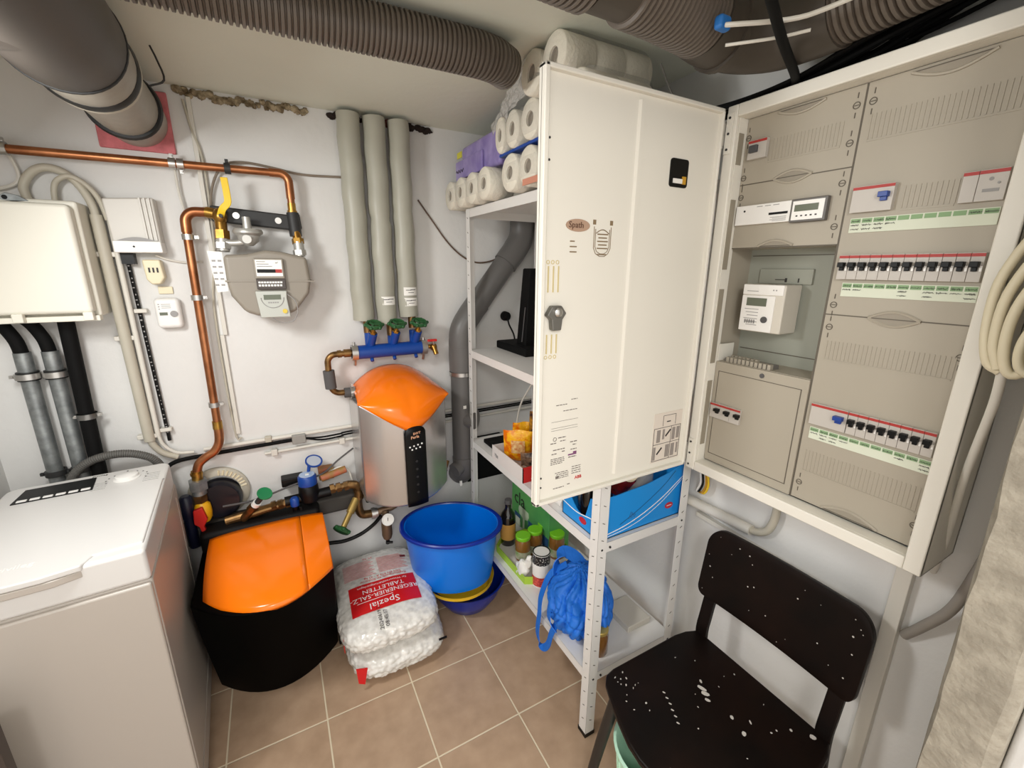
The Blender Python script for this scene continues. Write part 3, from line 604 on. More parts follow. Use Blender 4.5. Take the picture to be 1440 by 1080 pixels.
mb = MB(); mb.tube([(.173, 1.875, 1.07)] + arcpts((.207, 1.872, 1.075), .033, PI, 1.5*PI, (1, 0, 0), (0, 0, 1)) + [(.25, 1.87, 1.041)], .0125, 14); obj('copper_bend', mb, BRONZE, t)
obj('foam_sleeve', MB().tube([(.222, 1.87, 1.04), (.262, 1.87, 1.038)], .021, 18), DKGREY, t)
clamp(t, (.255, 1.87, 1.038), .021, (1, 0, 0), ear=(0, 0, 1))

# ------------------------------------------------------------------ dome water unit
t = thing('water_treatment_unit', 'wall unit with orange dome top, silver front and black strip', 'water softener', (.42, 1.8, .55))
def yf(x):
    q = (x-.425)/.185; return 1.64 + .075*q*q
mb = MB(); N = 16; X = [.245+.365*i/N for i in range(N+1)]
bot = lambda x: .575 + .03*abs((x-.42)/.18)**3
topz = lambda x: 1.04
for k, x in enumerate(X):
    mb.v += [Vector((x, yf(x), bot(x))), Vector((x, yf(x), .935+.10*abs((x-.44)/.195)**1.3)), Vector((x, 1.945, 1.0)), Vector((x, 1.945, bot(x)))]
for k in range(N):
    for q in range(4): mb.f.append((k*4+q, k*4+(q+1) % 4, k*4+4+(q+1) % 4, k*4+4+q))
mb.f += [(3, 2, 1, 0), tuple(N*4+q for q in range(4))]
obj('silver_front', mb, BRUSHED, t, bevel=.012, bseg=3, label='silver curved front')
def low(x): q = abs((x-.44)/.195); return .905 + .13*q**1.15
def dome(u, v):
    x = .245 + .376*u; q = (2*u-1)
    zl = low(x); zt = 1.045 + .085*(1-abs(q)**2.2); y0 = yf(min(max(x, .245), .61)) - .012
    a = v*PI/2; bulge = (1-q*q)
    y = y0 + (1.935-y0)*(1-math.cos(a)); z = zl + (zt-zl)*math.sin(a)**.95
    y -= .028*math.sin(2*a)*bulge
    x = .433 + (x-.433)*(1-.07*math.sin(a)**2)
    return Vector((x, y, z))
mb = MB(); mb.grid(dome, 36, 22)
o = obj('dome_cover', mb, ORANGE, t, smooth=60, label='orange dome cover'); sm = o.modifiers.new('thickness', 'SOLIDIFY'); sm.thickness = .012; sm.offset = -1
def strip(u, v):
    x = .401+.09*u; zt = .905 + .028*math.sqrt(max(0, 1-(2*u-1)**2)); z = .578 + (zt-.578)*v
    return Vector((x, yf(x)-.0145 - .002*math.sin(PI*u), z))
mb = MB(); mb.grid(strip, 12, 12); o = obj('control_strip', mb, BLACK, t, label='black control strip'); sm = o.modifiers.new('thickness', 'SOLIDIFY'); sm.thickness = .016; sm.offset = -1
mb = MB()
for i in range(4): mb.lathe([(.0001, 0), (.0036, 0), (.0036, .001), (.0001, .001)], (.421+.0165*i, 1.6245, .846+.003*i), (0, -1, 0), 10)
for i in range(3): mb.lathe([(.0001, 0), (.0036, 0), (.0036, .001), (.0001, .001)], (.4295+.0165*i, 1.6245, .834+.003*i), (0, -1, 0), 10)
obj('indicator_dots', mb, WPRINT2, t)
mb = MB(); mb.text('BWT', .014, (.436, 1.6225, .897), (1, 0, .1), (0, 0, 1)); mb.text('Perla', .017, (.426, 1.6225, .880), (1, 0, .12), (0, 0, 1)); obj('logo_text', mb, mat('pale_orange_print', (250, 190, 150), .5), t)
mb = MB()
for k in range(5): mb.lathe([(.0001, 0), (.005, 0), (.005, .001), (.0001, .001)], (.446, 1.6245, .78-.035*k), (0, -1, 0), 12)
obj('touch_button', mb, mat('button_dark', (40, 40, 42), .3), t)
mb = MB(); mb.box(.26, .60, 1.80, 1.945, .545, .578); obj('connection_block', mb, BLACK, t, bevel=.006)
mb = MB(); mb.tube([(.30, 1.80, .55), (.44, 1.78, .548)], .012, 12); mb.tube([(.58, 1.78, .60), (.62, 1.80, .62), (.645, 1.82, .66)], .012, 12, smooth=4); mb.tube([(.60, 1.785, .61), (.625, 1.80, .63)], .017, 8); obj('brass_pipe', mb, BRONZE, t)

# ------------------------------------------------------------------ drain pipe in the corner
t = thing('drain_pipe', 'dark grey drain pipe with elbows behind the left shelf post', 'pipe', (.76, 1.87, .3))
DR = mat('drain_grey', (98, 96, 94), .42)
obj('pipe_section', MB().tube([(.752, 1.873, .60), (.752, 1.873, 1.08)], .052, 28), DR, t)
obj('pipe_section', MB().tube([(.752, 1.873, 1.08), (.752, 1.873, 1.19)], .057, 28), DR, t)
obj('pipe_bend', MB().tube([(.752, 1.873, 1.18), (.752, 1.873, 1.22), (.762, 1.873, 1.28), (.80, 1.873, 1.34), (.845, 1.873, 1.395)], .056, 28, smooth=5), DR, t)
obj('pipe_section', MB().tube([(.84, 1.873, 1.39), (1.02, 1.873, 1.615)], .052, 28), DR, t)
obj('pipe_bend', MB().tube([(.985, 1.873, 1.57), (1.03, 1.873, 1.625), (1.065, 1.873, 1.68), (1.075, 1.873, 1.73), (1.075, 1.873, 1.80)], .058, 28, smooth=5), DR, t)
obj('pipe_section', MB().tube([(1.075, 1.873, 1.79), (1.075, 1.873, 2.11)], .053, 28), DR, t)
clamp(t, (.752, 1.873, 1.068), .0535, (0, 0, 1)); clamp(t, (1.075, 1.873, 1.78), .059, (0, 0, 1))
mb = MB(); mb.lathe([(.047, 0), (.050, .002), (.050, .05), (.044, .056), (.0001, .057)], (.765, 1.86, .84), (.75, -.66, 0), 28); obj('inspection_cap', mb, DR, t)
obj('pipe_bend', MB().tube([(.752, 1.873, .64), (.752, 1.873, .60), (.752, 1.885, .56), (.752, 1.915, .53), (.752, 1.948, .525)], .055, 28, smooth=4), DR, t)
obj('pipe_branch', MB().tube([(.735, 1.86, .60), (.69, 1.845, .585)], .036, 24), DR, t)
mb = MB(); mb.box(.735, .75, 1.818, 1.82, .905, .92); mb.box(.70, .712, 1.80, 1.804, .52, .545); obj('sticker', mb, PAPER, t)

# ------------------------------------------------------------------ water meter line behind the softener
t = thing('water_meter', 'blue domestic water meter with raised lid on the brass pipe line', 'meter', (.04, 1.85, .57))
mb = MB(); mb.lathe([(.030, 0), (.037, .006), (.040, .035), (.038, .07), (.034, .075)], (.042, 1.85, .595), seg=26); mb.tube([(-.05, 1.85, .612), (.125, 1.85, .618)], .021, 16); obj('meter_body', mb, BLACK, t)
mb = MB(); mb.lathe([(.036, 0), (.037, .004), (.036, .036), (.031, .042)], (.042, 1.85, .672), seg=26); obj('blue_head', mb, BLUEP, t, label='blue meter head')
mb = MB(); mb.lathe([(.0001, 0), (.030, 0), (.030, .002), (.0001, .002)], (.042, 1.85, .7145), seg=24); obj('dial', mb, mat('pale_dial', (170, 190, 220), .2), t)
mb = MB(); mb.box(.036, .05, 1.84, 1.852, .716, .719); obj('dial_print', mb, PAPER, t)
mb = MB(); mb.lathe([(.028, 0), (.034, 0), (.034, .005), (.028, .005), (.028, 0)], (.075, 1.872, .758), (.15, -.45, .88), 24); mb.tube([(.05, 1.875, .712), (.056, 1.878, .742)], .007, 8); obj('lid_ring', mb, BLUEP, t, label='open blue lid ring')
mb = MB(); mb.lathe([(.0001, 0), (.028, 0), (.028, .002), (.0001, .002)], (.075, 1.872, .760), (.15, -.45, .88), 24); obj('lid_inside', mb, mat('lid_film', (176, 182, 194), .2), t)
t = thing('brass_pipe_line', 'old brass pipe line with green handwheels along the lower back wall', 'pipe', (.1, 1.85, .45))
mb = MB(); mb.tube([(-.26, 1.85, .585), (-.05, 1.85, .607)], .018, 14)
for x in (-.10, -.075, -.05, .125, .15, .18): hexnut(mb, (x, 1.85, .606+.02*(x > 0)), (x+.018, 1.85, .608+.02*(x > 0)), .021)
mb.tube([(.12, 1.85, .622), (.20, 1.85, .63)], .014, 14)
mb.tube([(.195, 1.85, .63), (.225, 1.85, .622), (.238, 1.85, .60), (.236, 1.85, .565), (.232, 1.85, .53), (.235, 1.85, .49), (.25, 1.85, .468), (.29, 1.85, .462)], .0185, 14, smooth=4)
for z in (.60, .565): mb.tube([(.237, 1.85, z), (.237, 1.85, z-.012)], .021, 14)

for q in split(mb, lambda c: 0 if c.x < .05 else 1, 2): obj('brass_pipe', q, BRONZE, t)
mb = MB(); mb.tube([(-.20, 1.84, .585), (-.155, 1.81, .645)], .015, 14); hexnut(mb, (-.17, 1.82, .625), (-.155, 1.81, .645), .018); s = obj('valve_body', mb, BRONZE, t)
obj('white_collar', MB().tube([(-.152, 1.808, .648), (-.142, 1.80, .662)], .0155, 14), WHITEP, s)
mb = MB(); mb.tube([(-.142, 1.80, .662), (-.128, 1.79, .682)], .011, 12); obj('valve_stem', mb, DKSTEEL, s)
mb = MB(); mb.lathe([(.0001, .004), (.016, .004), (.026, .006), (.028, .002), (.026, -.002), (.014, -.006), (.008, -.016)], (-.113, 1.782, .70), (.35, -.5, .75), 22); obj('handwheel', mb, GREENL, s, label='green round handwheel')
mb = MB(); mb.tube([(.225, 1.845, .555), (.19, 1.81, .515)], .017, 14); mb.tube([(.19, 1.81, .515), (.155, 1.775, .475)], .012, 14); s = obj('valve_body', mb, mat('dull_brass', (176, 148, 84), .4, .6), t)
mb = MB(); ax = Vector((-.6, -.55, -.6)); mb.lathe([(.010, -.010), (.030, -.008), (.036, 0), (.030, .010), (.0001, .012)], (.147, 1.768, .467), ax, 18)
q = Vector((0, 0, 1)).rotation_difference(ax.normalized())
for k in range(6): mb.ell(Vector((.147, 1.768, .467)) + q @ Vector((.032*math.cos(k*PI/3), .032*math.sin(k*PI/3), 0)), .009, .009, .009, 8)
obj('handwheel', mb, GREEN, s, label='dark green handwheel')
mb = MB(); mb.tube([(.285, 1.85, .462), (.30, 1.85, .462)], .026, 16); mb.tube([(.30, 1.85, .462), (.312, 1.85, .462)], .022, 16); obj('flange', mb, STEEL, t)
mb = MB(); mb.tube([(.31, 1.85, .462), (.39, 1.85, .475), (.44, 1.85, .53)], .016, 14, smooth=4); mb.lathe([(.022, 0), (.024, -.02), (.024, -.075), (.018, -.095)], (.345, 1.835, .42), seg=18); mb.cyl((.345, 1.84, .47), (.345, 1.835, .42), .016); obj('filter_housing', mb, mat('dull_bronze', (120, 96, 74), .45, .5), t)
mb = MB(); mb.tube([(.345, 1.835, .33), (.345, 1.835, .295)], .009, 10); mb.tube([(.335, 1.83, .305), (.365, 1.82, .305)], .006, 8); obj('drain_cock', mb, BLACK, t)
mb = MB(); mb.lathe([(.024, 0), (.027, 0), (.027, .016), (.024, .016), (.024, 0)], (.347, 1.81, .437), (-.1, -.9, .35), 22); mb.cyl((.345, 1.84, .45), (.347, 1.815, .437), .01); g = obj('pressure_gauge', mb, STEEL, t)
mb = MB(); mb.lathe([(.0001, .011), (.0245, .011), (.0245, .009), (.0001, .009)], (.347, 1.81, .437), (-.1, -.9, .35), 22); obj('gauge_dial', mb, PAPER, g)
mb = MB(); mb.tube([(.346, 1.797, .452), (.345, 1.7965, .437)], .0012, 6); obj('needle', mb, DPRINT, g)
t = thing('shutoff_valve', 'small valve with blue cap left of the water meter', 'valve', (-.02, 1.83, .56))
obj('blue_cap', MB().lathe([(.016, 0), (.017, .004), (.017, .03), (.012, .036)], (-.015, 1.825, .60), seg=18), BLUEP, t)
mb = MB(); mb.tube([(-.015, 1.825, .605), (-.015, 1.83, .57)], .013, 12); mb.tube([(.005, 1.82, .59), (.008, 1.81, .555)], .006, 8); obj('valve_body', mb, BLACK, t)
tagit(obj('meter_bracket', MB().box(-.055, .03, 1.895, 1.949, .655, .69), BLACK, bevel=.004), 'black wall bracket left of the blue water meter', 'bracket')
tagit(obj('red_valve', MB().tube([(.095, 1.885, .668), (.20, 1.885, .69)], .016, 12).box(.09, .15, 1.90, 1.949, .65, .70), mat('rust_red', (176, 96, 70), .6, col2=(136, 110, 50), vscale=30), bevel=.003), 'rusty red and yellow fitting behind the blue water meter', 'fitting')
tagit(obj('sense_wire', MB().tube([(-.26, 1.84, .655), (-.15, 1.86, .645), (-.02, 1.88, .665), (.10, 1.885, .688), (.17, 1.89, .735), (.24, 1.90, .775)], .004, 8, smooth=4), DKGREY), 'thin grey wire across the brass pipes up to the dome unit', 'cable')
tagit(obj('sense_wire', MB().tube([(.13, 1.90, .685), (.18, 1.895, .70), (.21, 1.89, .675), (.22, 1.885, .63)], .004, 8, smooth=5), CONDLT), 'short white wire looping over the brass elbow', 'cable')
tagit(obj('pipe_ledge', MB().box(-.84, .235, 1.865, 1.948, .50, .575), mat('dark_ledge', (62, 58, 53), .7), bevel=.012), 'dark horizontal pipe ledge under the water meter line', 'pipe')
t = thing('pipe_flange', 'round white slotted flange around the dark wall inlet left of the valves', 'flange', (-.27, 1.93, .6))
mb = MB(); mb.lathe([(.075, 0), (.105, 0), (.105, .012), (.095, .02), (.075, .02), (.075, 0)], (-.275, 1.949, .672), (0, -1, 0), 40); obj('flange_ring', mb, CONDUIT, t)
mb = MB()
for k in range(9):
    a = PI*.06 + k*.16; c = Vector((-.275+.088*math.cos(a), 1.929, .672+.088*math.sin(a))); d = Vector((math.cos(a), 0, math.sin(a))); mb.tube([c-d*.01, c+d*.01], .004, 6)
obj('flange_slot', mb, CREAM, t)
mb = MB(); mb.lathe([(.078, 0), (.078, .04), (.068, .055), (.0001, .056)], (-.275, 1.945, .655), (0, -1, 0), 36); obj('inlet_body', mb, mat('dark_blue_black', (14, 14, 24), .3), t)
mb = MB(); mb.lathe([(.02, 0), (.022, .004), (.022, .08), (.014, .09)], (-.372, 1.86, .63), seg=16); mb.cyl((-.372, 1.86, .63), (-.372, 1.87, .5), .018); obj('side_valve', mb, mat('navy_plastic', (12, 18, 44), .4), t)
tagit(obj('black_hose', MB().tube([(-.02, 1.80, .40), (.03, 1.84, .38), (.09, 1.85, .37), (.16, 1.85, .36), (.23, 1.85, .372), (.29, 1.848, .405), (.325, 1.84, .445)], .0085, 12, smooth=5), BLACK), 'black hose curving from the softener to the pressure gauge', 'hose')

# ------------------------------------------------------------------ washing machine (local axes, front towards the door)
t = thing('washing_machine', 'white top loading washing machine in the left corner', 'washing machine', (-.341, 1.225, 0), math.radians(3.9))
W, D, H = .40, .587, .885
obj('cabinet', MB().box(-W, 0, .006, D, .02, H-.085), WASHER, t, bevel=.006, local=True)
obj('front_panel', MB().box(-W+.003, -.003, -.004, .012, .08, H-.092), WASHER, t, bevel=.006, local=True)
obj('toe_kick', MB().box(-W+.02, -.02, .02, .05, 0, .085), DKGREY, t, local=True)
mb = MB(); r = .03
outl = [(-W+.001, 0), (-.001, 0), (-.001, D-r)] + [(-.001-r+r*math.cos(a*PI/12), D-r+r*math.sin(a*PI/12)) for a in range(1, 7)] + [(-W+.001+r-r*math.sin(a*PI/12), D-r+r*math.cos(a*PI/12)) for a in range(0, 6)] + [(-W+.001, D-r)]
mb.prism(outl, 'z', H-.085, H); obj('top_frame', mb, WASHTOP, t, bevel=.01, bseg=3, local=True)
mb = MB(); mb.prism([(-W+.012, -.004), (-W+.075, -.012), (-W+.22, -.014), (-W+.285, -.004), (-W+.30, .03), (-.008, .036), (-.006, D-.155), (-W+.012, D-.155)], 'z', H-.012, H+.004); ld = obj('lid', mb, WASHTOP, t, bevel=.004, local=True)
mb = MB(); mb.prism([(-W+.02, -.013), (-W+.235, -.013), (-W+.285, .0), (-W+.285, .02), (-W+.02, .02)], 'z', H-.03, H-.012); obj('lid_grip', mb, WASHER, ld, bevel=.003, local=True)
mb = MB(); mb.text('privileg', .026, (-W+.12, .055, H+.004), (1, 0, 0), (0, 1, 0), .0003); obj('lid_logo', mb, WHITEP, ld, local=True)
obj('panel_groove', MB().box(-W+.003, -.003, D-.156, D-.1535, H-.001, H+.0012), WPRINT, t, local=True)
obj('display_panel', MB().prism([(-W+.045, D-.132), (-W+.22, D-.132), (-W+.213, D-.036), (-W+.052, D-.036)], 'z', H-.002, H+.0025), BLACK, t, local=True, label='black display panel')
for k in range(6): obj('button', MB().box(-W+.055+.0275*k, -W+.077+.0275*k, D-.128, D-.116, H, H+.005), WHITEP, t, bevel=.002, local=True)
k_ = obj('program_knob', MB().lathe([(.034, 0), (.034, .002), (.030, .004), (.029, .011), (.026, .013), (.0001, .013)], (-.105, D-.085, H), seg=32), WHITEP, t, local=True)
obj('knob_mark', MB().box(-.107, -.103, D-.062, D-.056, H+.013, H+.0136), DPRINT, k_, local=True)
mb = MB(); mb.text('privileg', .013, (-.20, D-.026, H+.0003), (1, 0, 0), (0, 1, 0), .0003)
for k in range(11):
    a = math.radians(200-22*k); mb.box(-.107+.052*math.cos(a), -.103+.052*math.cos(a), D-.087+.05*math.sin(a), D-.083+.05*math.sin(a), H, H+.0008)
obj('panel_mark', mb, DPRINT, t, local=True)
mb = MB()
for k in range(5): mb.box(-.185, -.150, D-.14+.012*k, D-.1385+.012*k, H, H+.0006); mb.box(-.06, -.02, D-.14+.014*k, D-.1385+.014*k, H, H+.0006)
obj('panel_print', mb, WPRINT, t, local=True)
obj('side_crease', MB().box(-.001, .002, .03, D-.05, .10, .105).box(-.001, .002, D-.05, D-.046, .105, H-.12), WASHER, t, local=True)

# ------------------------------------------------------------------ softener with orange lid
t = thing('salt_softener', 'black floor softener with large orange lid beside the washing machine', 'water softener', (-.11, 1.62, 0))
def rr_poly(x0, x1, yf0, bow, yb, n=14):
    return [(x0+(x1-x0)*i/n, yf0 - bow*(1-(2*i/n-1)**2)) for i in range(n+1)] + [(x1, yb), (x0, yb)]
mb = MB(); L = [(0, .014, .0), (.02, .006, 0), (.25, .002, 0), (.44, 0, 0), (.50, 0, 0)]
polys = []
for z, ins, _ in L:
    yfz = 1.665 - .165*(z/.5)**.9
    polys.append([(x, y, z) for x, y in rr_poly(-.346+ins, .083-ins, yfz, .115+.018*z/.5, 1.88)])
n = len(polys[0])
for P in polys: mb.v += [Vector(p) for p in P]
for i in range(len(polys)-1):
    for k in range(n): mb.f.append((i*n+k, i*n+(k+1) % n, (i+1)*n+(k+1) % n, (i+1)*n+k))
mb.f += [list(range(n)), [(len(polys)-1)*n+k for k in range(n)]]
obj('body', mb, mat('black_softener', (2, 2, 2), .6, spec=.05), t, bevel=.006)
def lidf(x0, x1):
    def f(u, v):
        x = x0+(x1-x0)*u; q = (x+.112)/.198
        y0 = 1.496 - .132*(1-q*q); y1 = 1.80 - .006*q*q
        z = .50 + .004*(1-q*q) + .062*(1-(1-v)**2.6); y = y0+(y1-y0)*v**1.15
        return Vector((x, y, z - .006*abs(q)**4))
    return f
for a, b in ((-.312, -.005), (-.0035, .082)):
    o = obj('lid', MB().grid(lidf(a, b), 16, 18), ORANGE, t, smooth=60, label='orange lid half'); sm = o.modifiers.new('thickness', 'SOLIDIFY'); sm.thickness = .02; sm.offset = -1
obj('rear_cover', MB().box(-.345, .075, 1.795, 1.892, .48, .578), mat('charcoal_cover', (12, 10, 10), .6, spec=.2), t, bevel=.02, bseg=3)
obj('side_seam', MB().box(.078, .087, 1.60, 1.62, .05, .46), BLACK, t, bevel=.002)
mb = MB(); mb.lathe([(.004, 0), (.007, 0), (.007, .003), (.004, .003), (.004, 0)], (-.105, 1.535, .11), (0, -1, 0), 14); obj('emblem', mb, DKGREY, t)

# ------------------------------------------------------------------ two sacks of salt tablets
def sack(x0, x1, y0, y1, z0, z1, seed, e=.42, flat=False):
    bm = bmesh.new(); bmesh.ops.create_icosphere(bm, subdivisions=6, radius=1)
    cx, cy, cz = (x0+x1)/2, (y0+y1)/2, (z0+z1)/2; a, b, c = (x1-x0)/2, (y1-y0)/2, (z1-z0)/2
    mb = MB()
    for v in bm.verts:
        p = v.co.normalized(); m = (abs(p.x)**(2/e*.5+1.2) + abs(p.y)**(2/e*.5+1.2) + abs(p.z)**(2.4))
        k = max(abs(p.x), abs(p.y)*1., abs(p.z)); ex = 5.0
        s = (abs(p.x)**ex + abs(p.y)**ex + abs(p.z)**2.6)**(-1/ex) if True else 1
        q = Vector((p.x*s, p.y*s, p.z*s)); q.z = max(-1, min(1, q.z))
        w = Vector((q.x*a, q.y*b, q.z*c))
        d, _ = noise.voronoi((w + Vector((seed, 0, 0)))*58, distance_metric='DISTANCE', exponent=2.5)
        amp = (0 if flat else 1)*(.0045+.0065*max(0, 1-max(0, p.z)*1.5))*(1-min(1, d[0]*1.2)**1.5) + .004*noise.noise(w*9+Vector((seed, seed, 0)))
        w += p*amp
        if w.z < -c: w.z = -c
        mb.v.append(w + Vector((cx, cy, cz)))
    mb.f = [[v.index for v in f.verts] for f in bm.faces]; bm.free(); return mb
def conform(mb, bvh, off, down=True):
    for v in mb.v:
        h = bvh.ray_cast(Vector((v.x, v.y, 1.0)), Vector((0, 0, -1)))
        if h[0]: v.z = h[0].z + off + .0022
    return mb
def tsub(mb, cuts=2):
    bm = bmesh.new(); vs = [bm.verts.new(v) for v in mb.v]
    for f in mb.f:
        try: bm.faces.new([vs[i] for i in f])
        except ValueError: pass
    bmesh.ops.triangulate(bm, faces=bm.faces)
    for _ in range(cuts):
        ee = [e for e in bm.edges if e.calc_length() > .012]
        if ee: bmesh.ops.subdivide_edges(bm, edges=ee, cuts=1)
        bmesh.ops.triangulate(bm, faces=bm.faces)
    bm.verts.index_update(); o = MB(); o.v = [v.co.copy() for v in bm.verts]; o.f = [[v.index for v in f.verts] for f in bm.faces]; bm.free(); return o
t = thing('salt_sack', 'lower white sack of salt tablets lying directly on the floor tiles', 'sack', (.28, 1.66, 0))
low_ = sack(.103, .475, 1.385, 1.90, 0, .130, 3.3); obj('sack_body', low_, SALT, t, smooth=80)
mb = MB(); mb.prism([(.112, .118), (.152, .104), (.138, .035), (.116, .05)], 'y', 1.384, 1.3875); obj('red_print', mb, REDPRINT, t, label='red corner print')
mb = MB(); mb.box(.43, .463, 1.381, 1.385, .098, .106); obj('batch_mark', mb, BLACK, t)
t = thing('salt_sack', 'upper white sack of salt tablets with red printed panel on top', 'sack', (.27, 1.66, .118))
up = sack(.083, .458, 1.392, 1.912, .124, .252, 8.1); obj('sack_body', up, SALT, t, smooth=80)
ups = sack(.083, .458, 1.392, 1.912, .124, .252, 8.1, flat=True); bvh = BVHTree.FromPolygons([tuple(v) for v in ups.v], ups.f)
rot = math.radians(-3)
def bp(x, y):   # coordinates on the sack top, turned a little
    y -= .02; dx, dy = x-.27, y-1.63; return (.27+dx*math.cos(rot)-dy*math.sin(rot), 1.63+dx*math.sin(rot)+dy*math.cos(rot))
def patch(x0, x1, y0, y1, nu, nv, off): return conform(MB().grid(lambda u, v: Vector((*bp(x0+(x1-x0)*u, y0+(y1-y0)*v), .25)), nu, nv), bvh, off)
R_ = Vector((-math.cos(rot), -math.sin(rot), 0)); U_ = Vector((math.sin(rot), -math.cos(rot), 0))
def btext(s, size, x, y, off, align='CENTER'): return conform(tsub(MB().text(s, size, (*bp(x, y), .25), R_, U_, 0, align)), bvh, off)
pr = obj('red_panel', patch(.135, .405, 1.512, 1.672, 40, 24, .0022), REDPRINT, t, smooth=80, label='red printed panel')
mb = MB()
for s, sz, x, y in (('Spezial', .044, .262, 1.552), ('REGENERIER-SALZ-', .032, .27, 1.602), ('TABLETTEN', .032, .27, 1.634), ('für Wasserenthärtungsanlagen', .0165, .27, 1.656)):
    q = btext(s, sz, x, y, .0042); mb.add(q.v, q.f)
q = conform(MB().grid(lambda u, v: Vector((*bp(.16+.14*u, 1.568+.003*v), .25)), 14, 1), bvh, .0042); mb.add(q.v, q.f)
obj('panel_text', mb, WPRINT2, pr, smooth=80)
mb = MB()
for s, sz, x, y in (('Regeneriersalz für Enthärter', .017, .28, 1.692), ('DIN EN 973 A · 25 kg', .017, .28, 1.708), ('25 kg', .02, .235, 1.855)):
    q = btext(s, sz, x, y, .0025); mb.add(q.v, q.f)
obj('red_text', mb, REDPRINT, t, smooth=80)
mb = MB()
for k in range(12):
    for (a, b) in ((.125, .255), (.27, .395)):
        q = patch(a, b-.02*(k % 3)*.5, 1.722+.0098*k, 1.7265+.0098*k, 14, 1, .0022); mb.add(q.v, q.f)
obj('small_print', mb, PINKPRINT, t, smooth=80)
mb = MB(); q = patch(.375, .40, 1.80, 1.818, 3, 3, .0025); mb.add(q.v, q.f); obj('red_mark', mb, mat('dark_red_print', (120, 30, 40), .5), t)
mb = MB()
for s, x in (('08:45:17', .262), ('20240619 2', .240)):
    q = conform(tsub(MB().text(s, .021, (*bp(x, 1.425 if '2' == s[-1] else 1.43), .25), -U_, R_, 0, 'LEFT')), bvh, .0028); mb.add(q.v, q.f)
obj('batch_text', mb, DPRINT, t, smooth=80)
obj('red_print', MB().box(.0855, .0875, 1.47, 1.60, .125, .19), REDPRINT, t, label='red side print')

# ------------------------------------------------------------------ bowls and bucket
def oval_place(mb, c, sx, sy, rot):
    M = Matrix.Rotation(rot, 3, 'Z')
    for i, v in enumerate(mb.v): mb.v[i] = M @ Vector((v.x*sx, v.y*sy, v.z)) + Vector((c[0], c[1], 0))
    return mb
def bowl_mb(prof, thick=.003, seg=56):
    inner = [(r-thick, z) for r, z in reversed(prof)]; inner[-1] = (inner[-1][0], prof[0][1]+thick)
    return MB().lathe([(.0001, prof[0][1])] + prof + [(prof[-1][0]+.001, prof[-1][1]+thick)] + [(r, z+thick*.3) for r, z in inner] + [(.0001, prof[0][1]+thick)], (0, 0, 0), seg=seg)
tagit(obj('bowl', oval_place(bowl_mb([(.085, .001), (.108, .012), (.150, .075), (.170, .136), (.179, .140)]), (.66, 1.635), 1, 1, 0), BUCKETD, smooth=35), 'dark blue bowl on the floor under the yellow bowl', 'bowl')
tagit(obj('bowl', oval_place(bowl_mb([(.11, .128), (.135, .133), (.150, .151), (.158, .154), (.160, .168)]), (.618, 1.628), 1, 1, 0), YELBOWL, smooth=35), 'yellow bowl between the dark blue bowl and the blue bucket', 'bowl')
BK = ((.592, 1.642), 1.0, .785, math.radians(-28))
t = thing('bucket', 'large oval blue bucket stacked on the bowls', 'bucket', (.592, 1.642, .15))
prof = [(.170, .174), (.178, .180), (.190, .26), (.201, .35), (.209, .415)]
mb = MB().lathe([(.0001, .174)] + prof + [(.218, .417), (.220, .430), (.228, .434), (.228, .440), (.216, .442), (.206, .438)] + [(r-.003, z) for r, z in reversed(prof[2:])] + [(.168, .180), (.0001, .180)], (0, 0, 0), seg=72)
obj('bucket_wall', oval_place(mb, *BK), BUCKET, t, smooth=35)
mb = MB().lathe([(.208, .437), (.213, .4435), (.226, .4435), (.231, .439), (.231, .431), (.222, .428), (.208, .437)], (0, 0, 0), seg=72)
obj('rim', oval_place(mb, *BK), BUCKETD, t, label='dark blue rim')

# ------------------------------------------------------------------ shelf unit
t = thing('shelf_unit', 'white metal shelf unit with slotted posts along the right wall', 'shelf', (.95, 1.33, 0))
SX0, SX1, SY0, SY1 = .763, 1.142, .857, 1.81; SH = 1.79
slot = mat('slot_dark', (110, 106, 98), .7)
for (x, y, dx, dy) in ((SX0, SY0, 1, 1), (SX1, SY0, -1, 1), (SX0, SY1, 1, -1), (SX1, SY1, -1, -1)):
    mb = MB(); a, b = sorted((x, x+dx*.036)); c, d = sorted((y, y+dy*.0018)); mb.box(a, b, c, d, .012, SH-.002)
    a, b = sorted((x, x+dx*.0018)); c, d = sorted((y, y+dy*.036)); mb.box(a, b, c, d, .012, SH-.002)
    p = obj('post', mb, SHELFW, t, bevel=.0008, label='slotted corner post')
    mb = MB()
    for k in range(30):
        z = .07+k*.058
        M = Matrix.Translation((x+dx*.018, y-dy*.0004, z)) @ Matrix.Rotation(math.radians(28)*dx, 4, 'Y'); mb.box(-.005, .005, -.0006, .0006, -.0011, .0011, M)
        M = Matrix.Translation((x-dx*.0004, y+dy*.018, z)) @ Matrix.Rotation(math.radians(-28)*dy, 4, 'X'); mb.box(-.0006, .0006, -.005, .005, -.0011, .0011, M)
    obj('slot_row', mb, slot, p)
    obj('foot', MB().box(min(x, x+dx*.038)-.001, max(x, x+dx*.038)+.001, min(y, y+dy*.038)-.001, max(y, y+dy*.038)+.001, 0, .016), BLACK, p, label='black plastic foot')
SZ = [.262, .752, 1.19, 1.788]
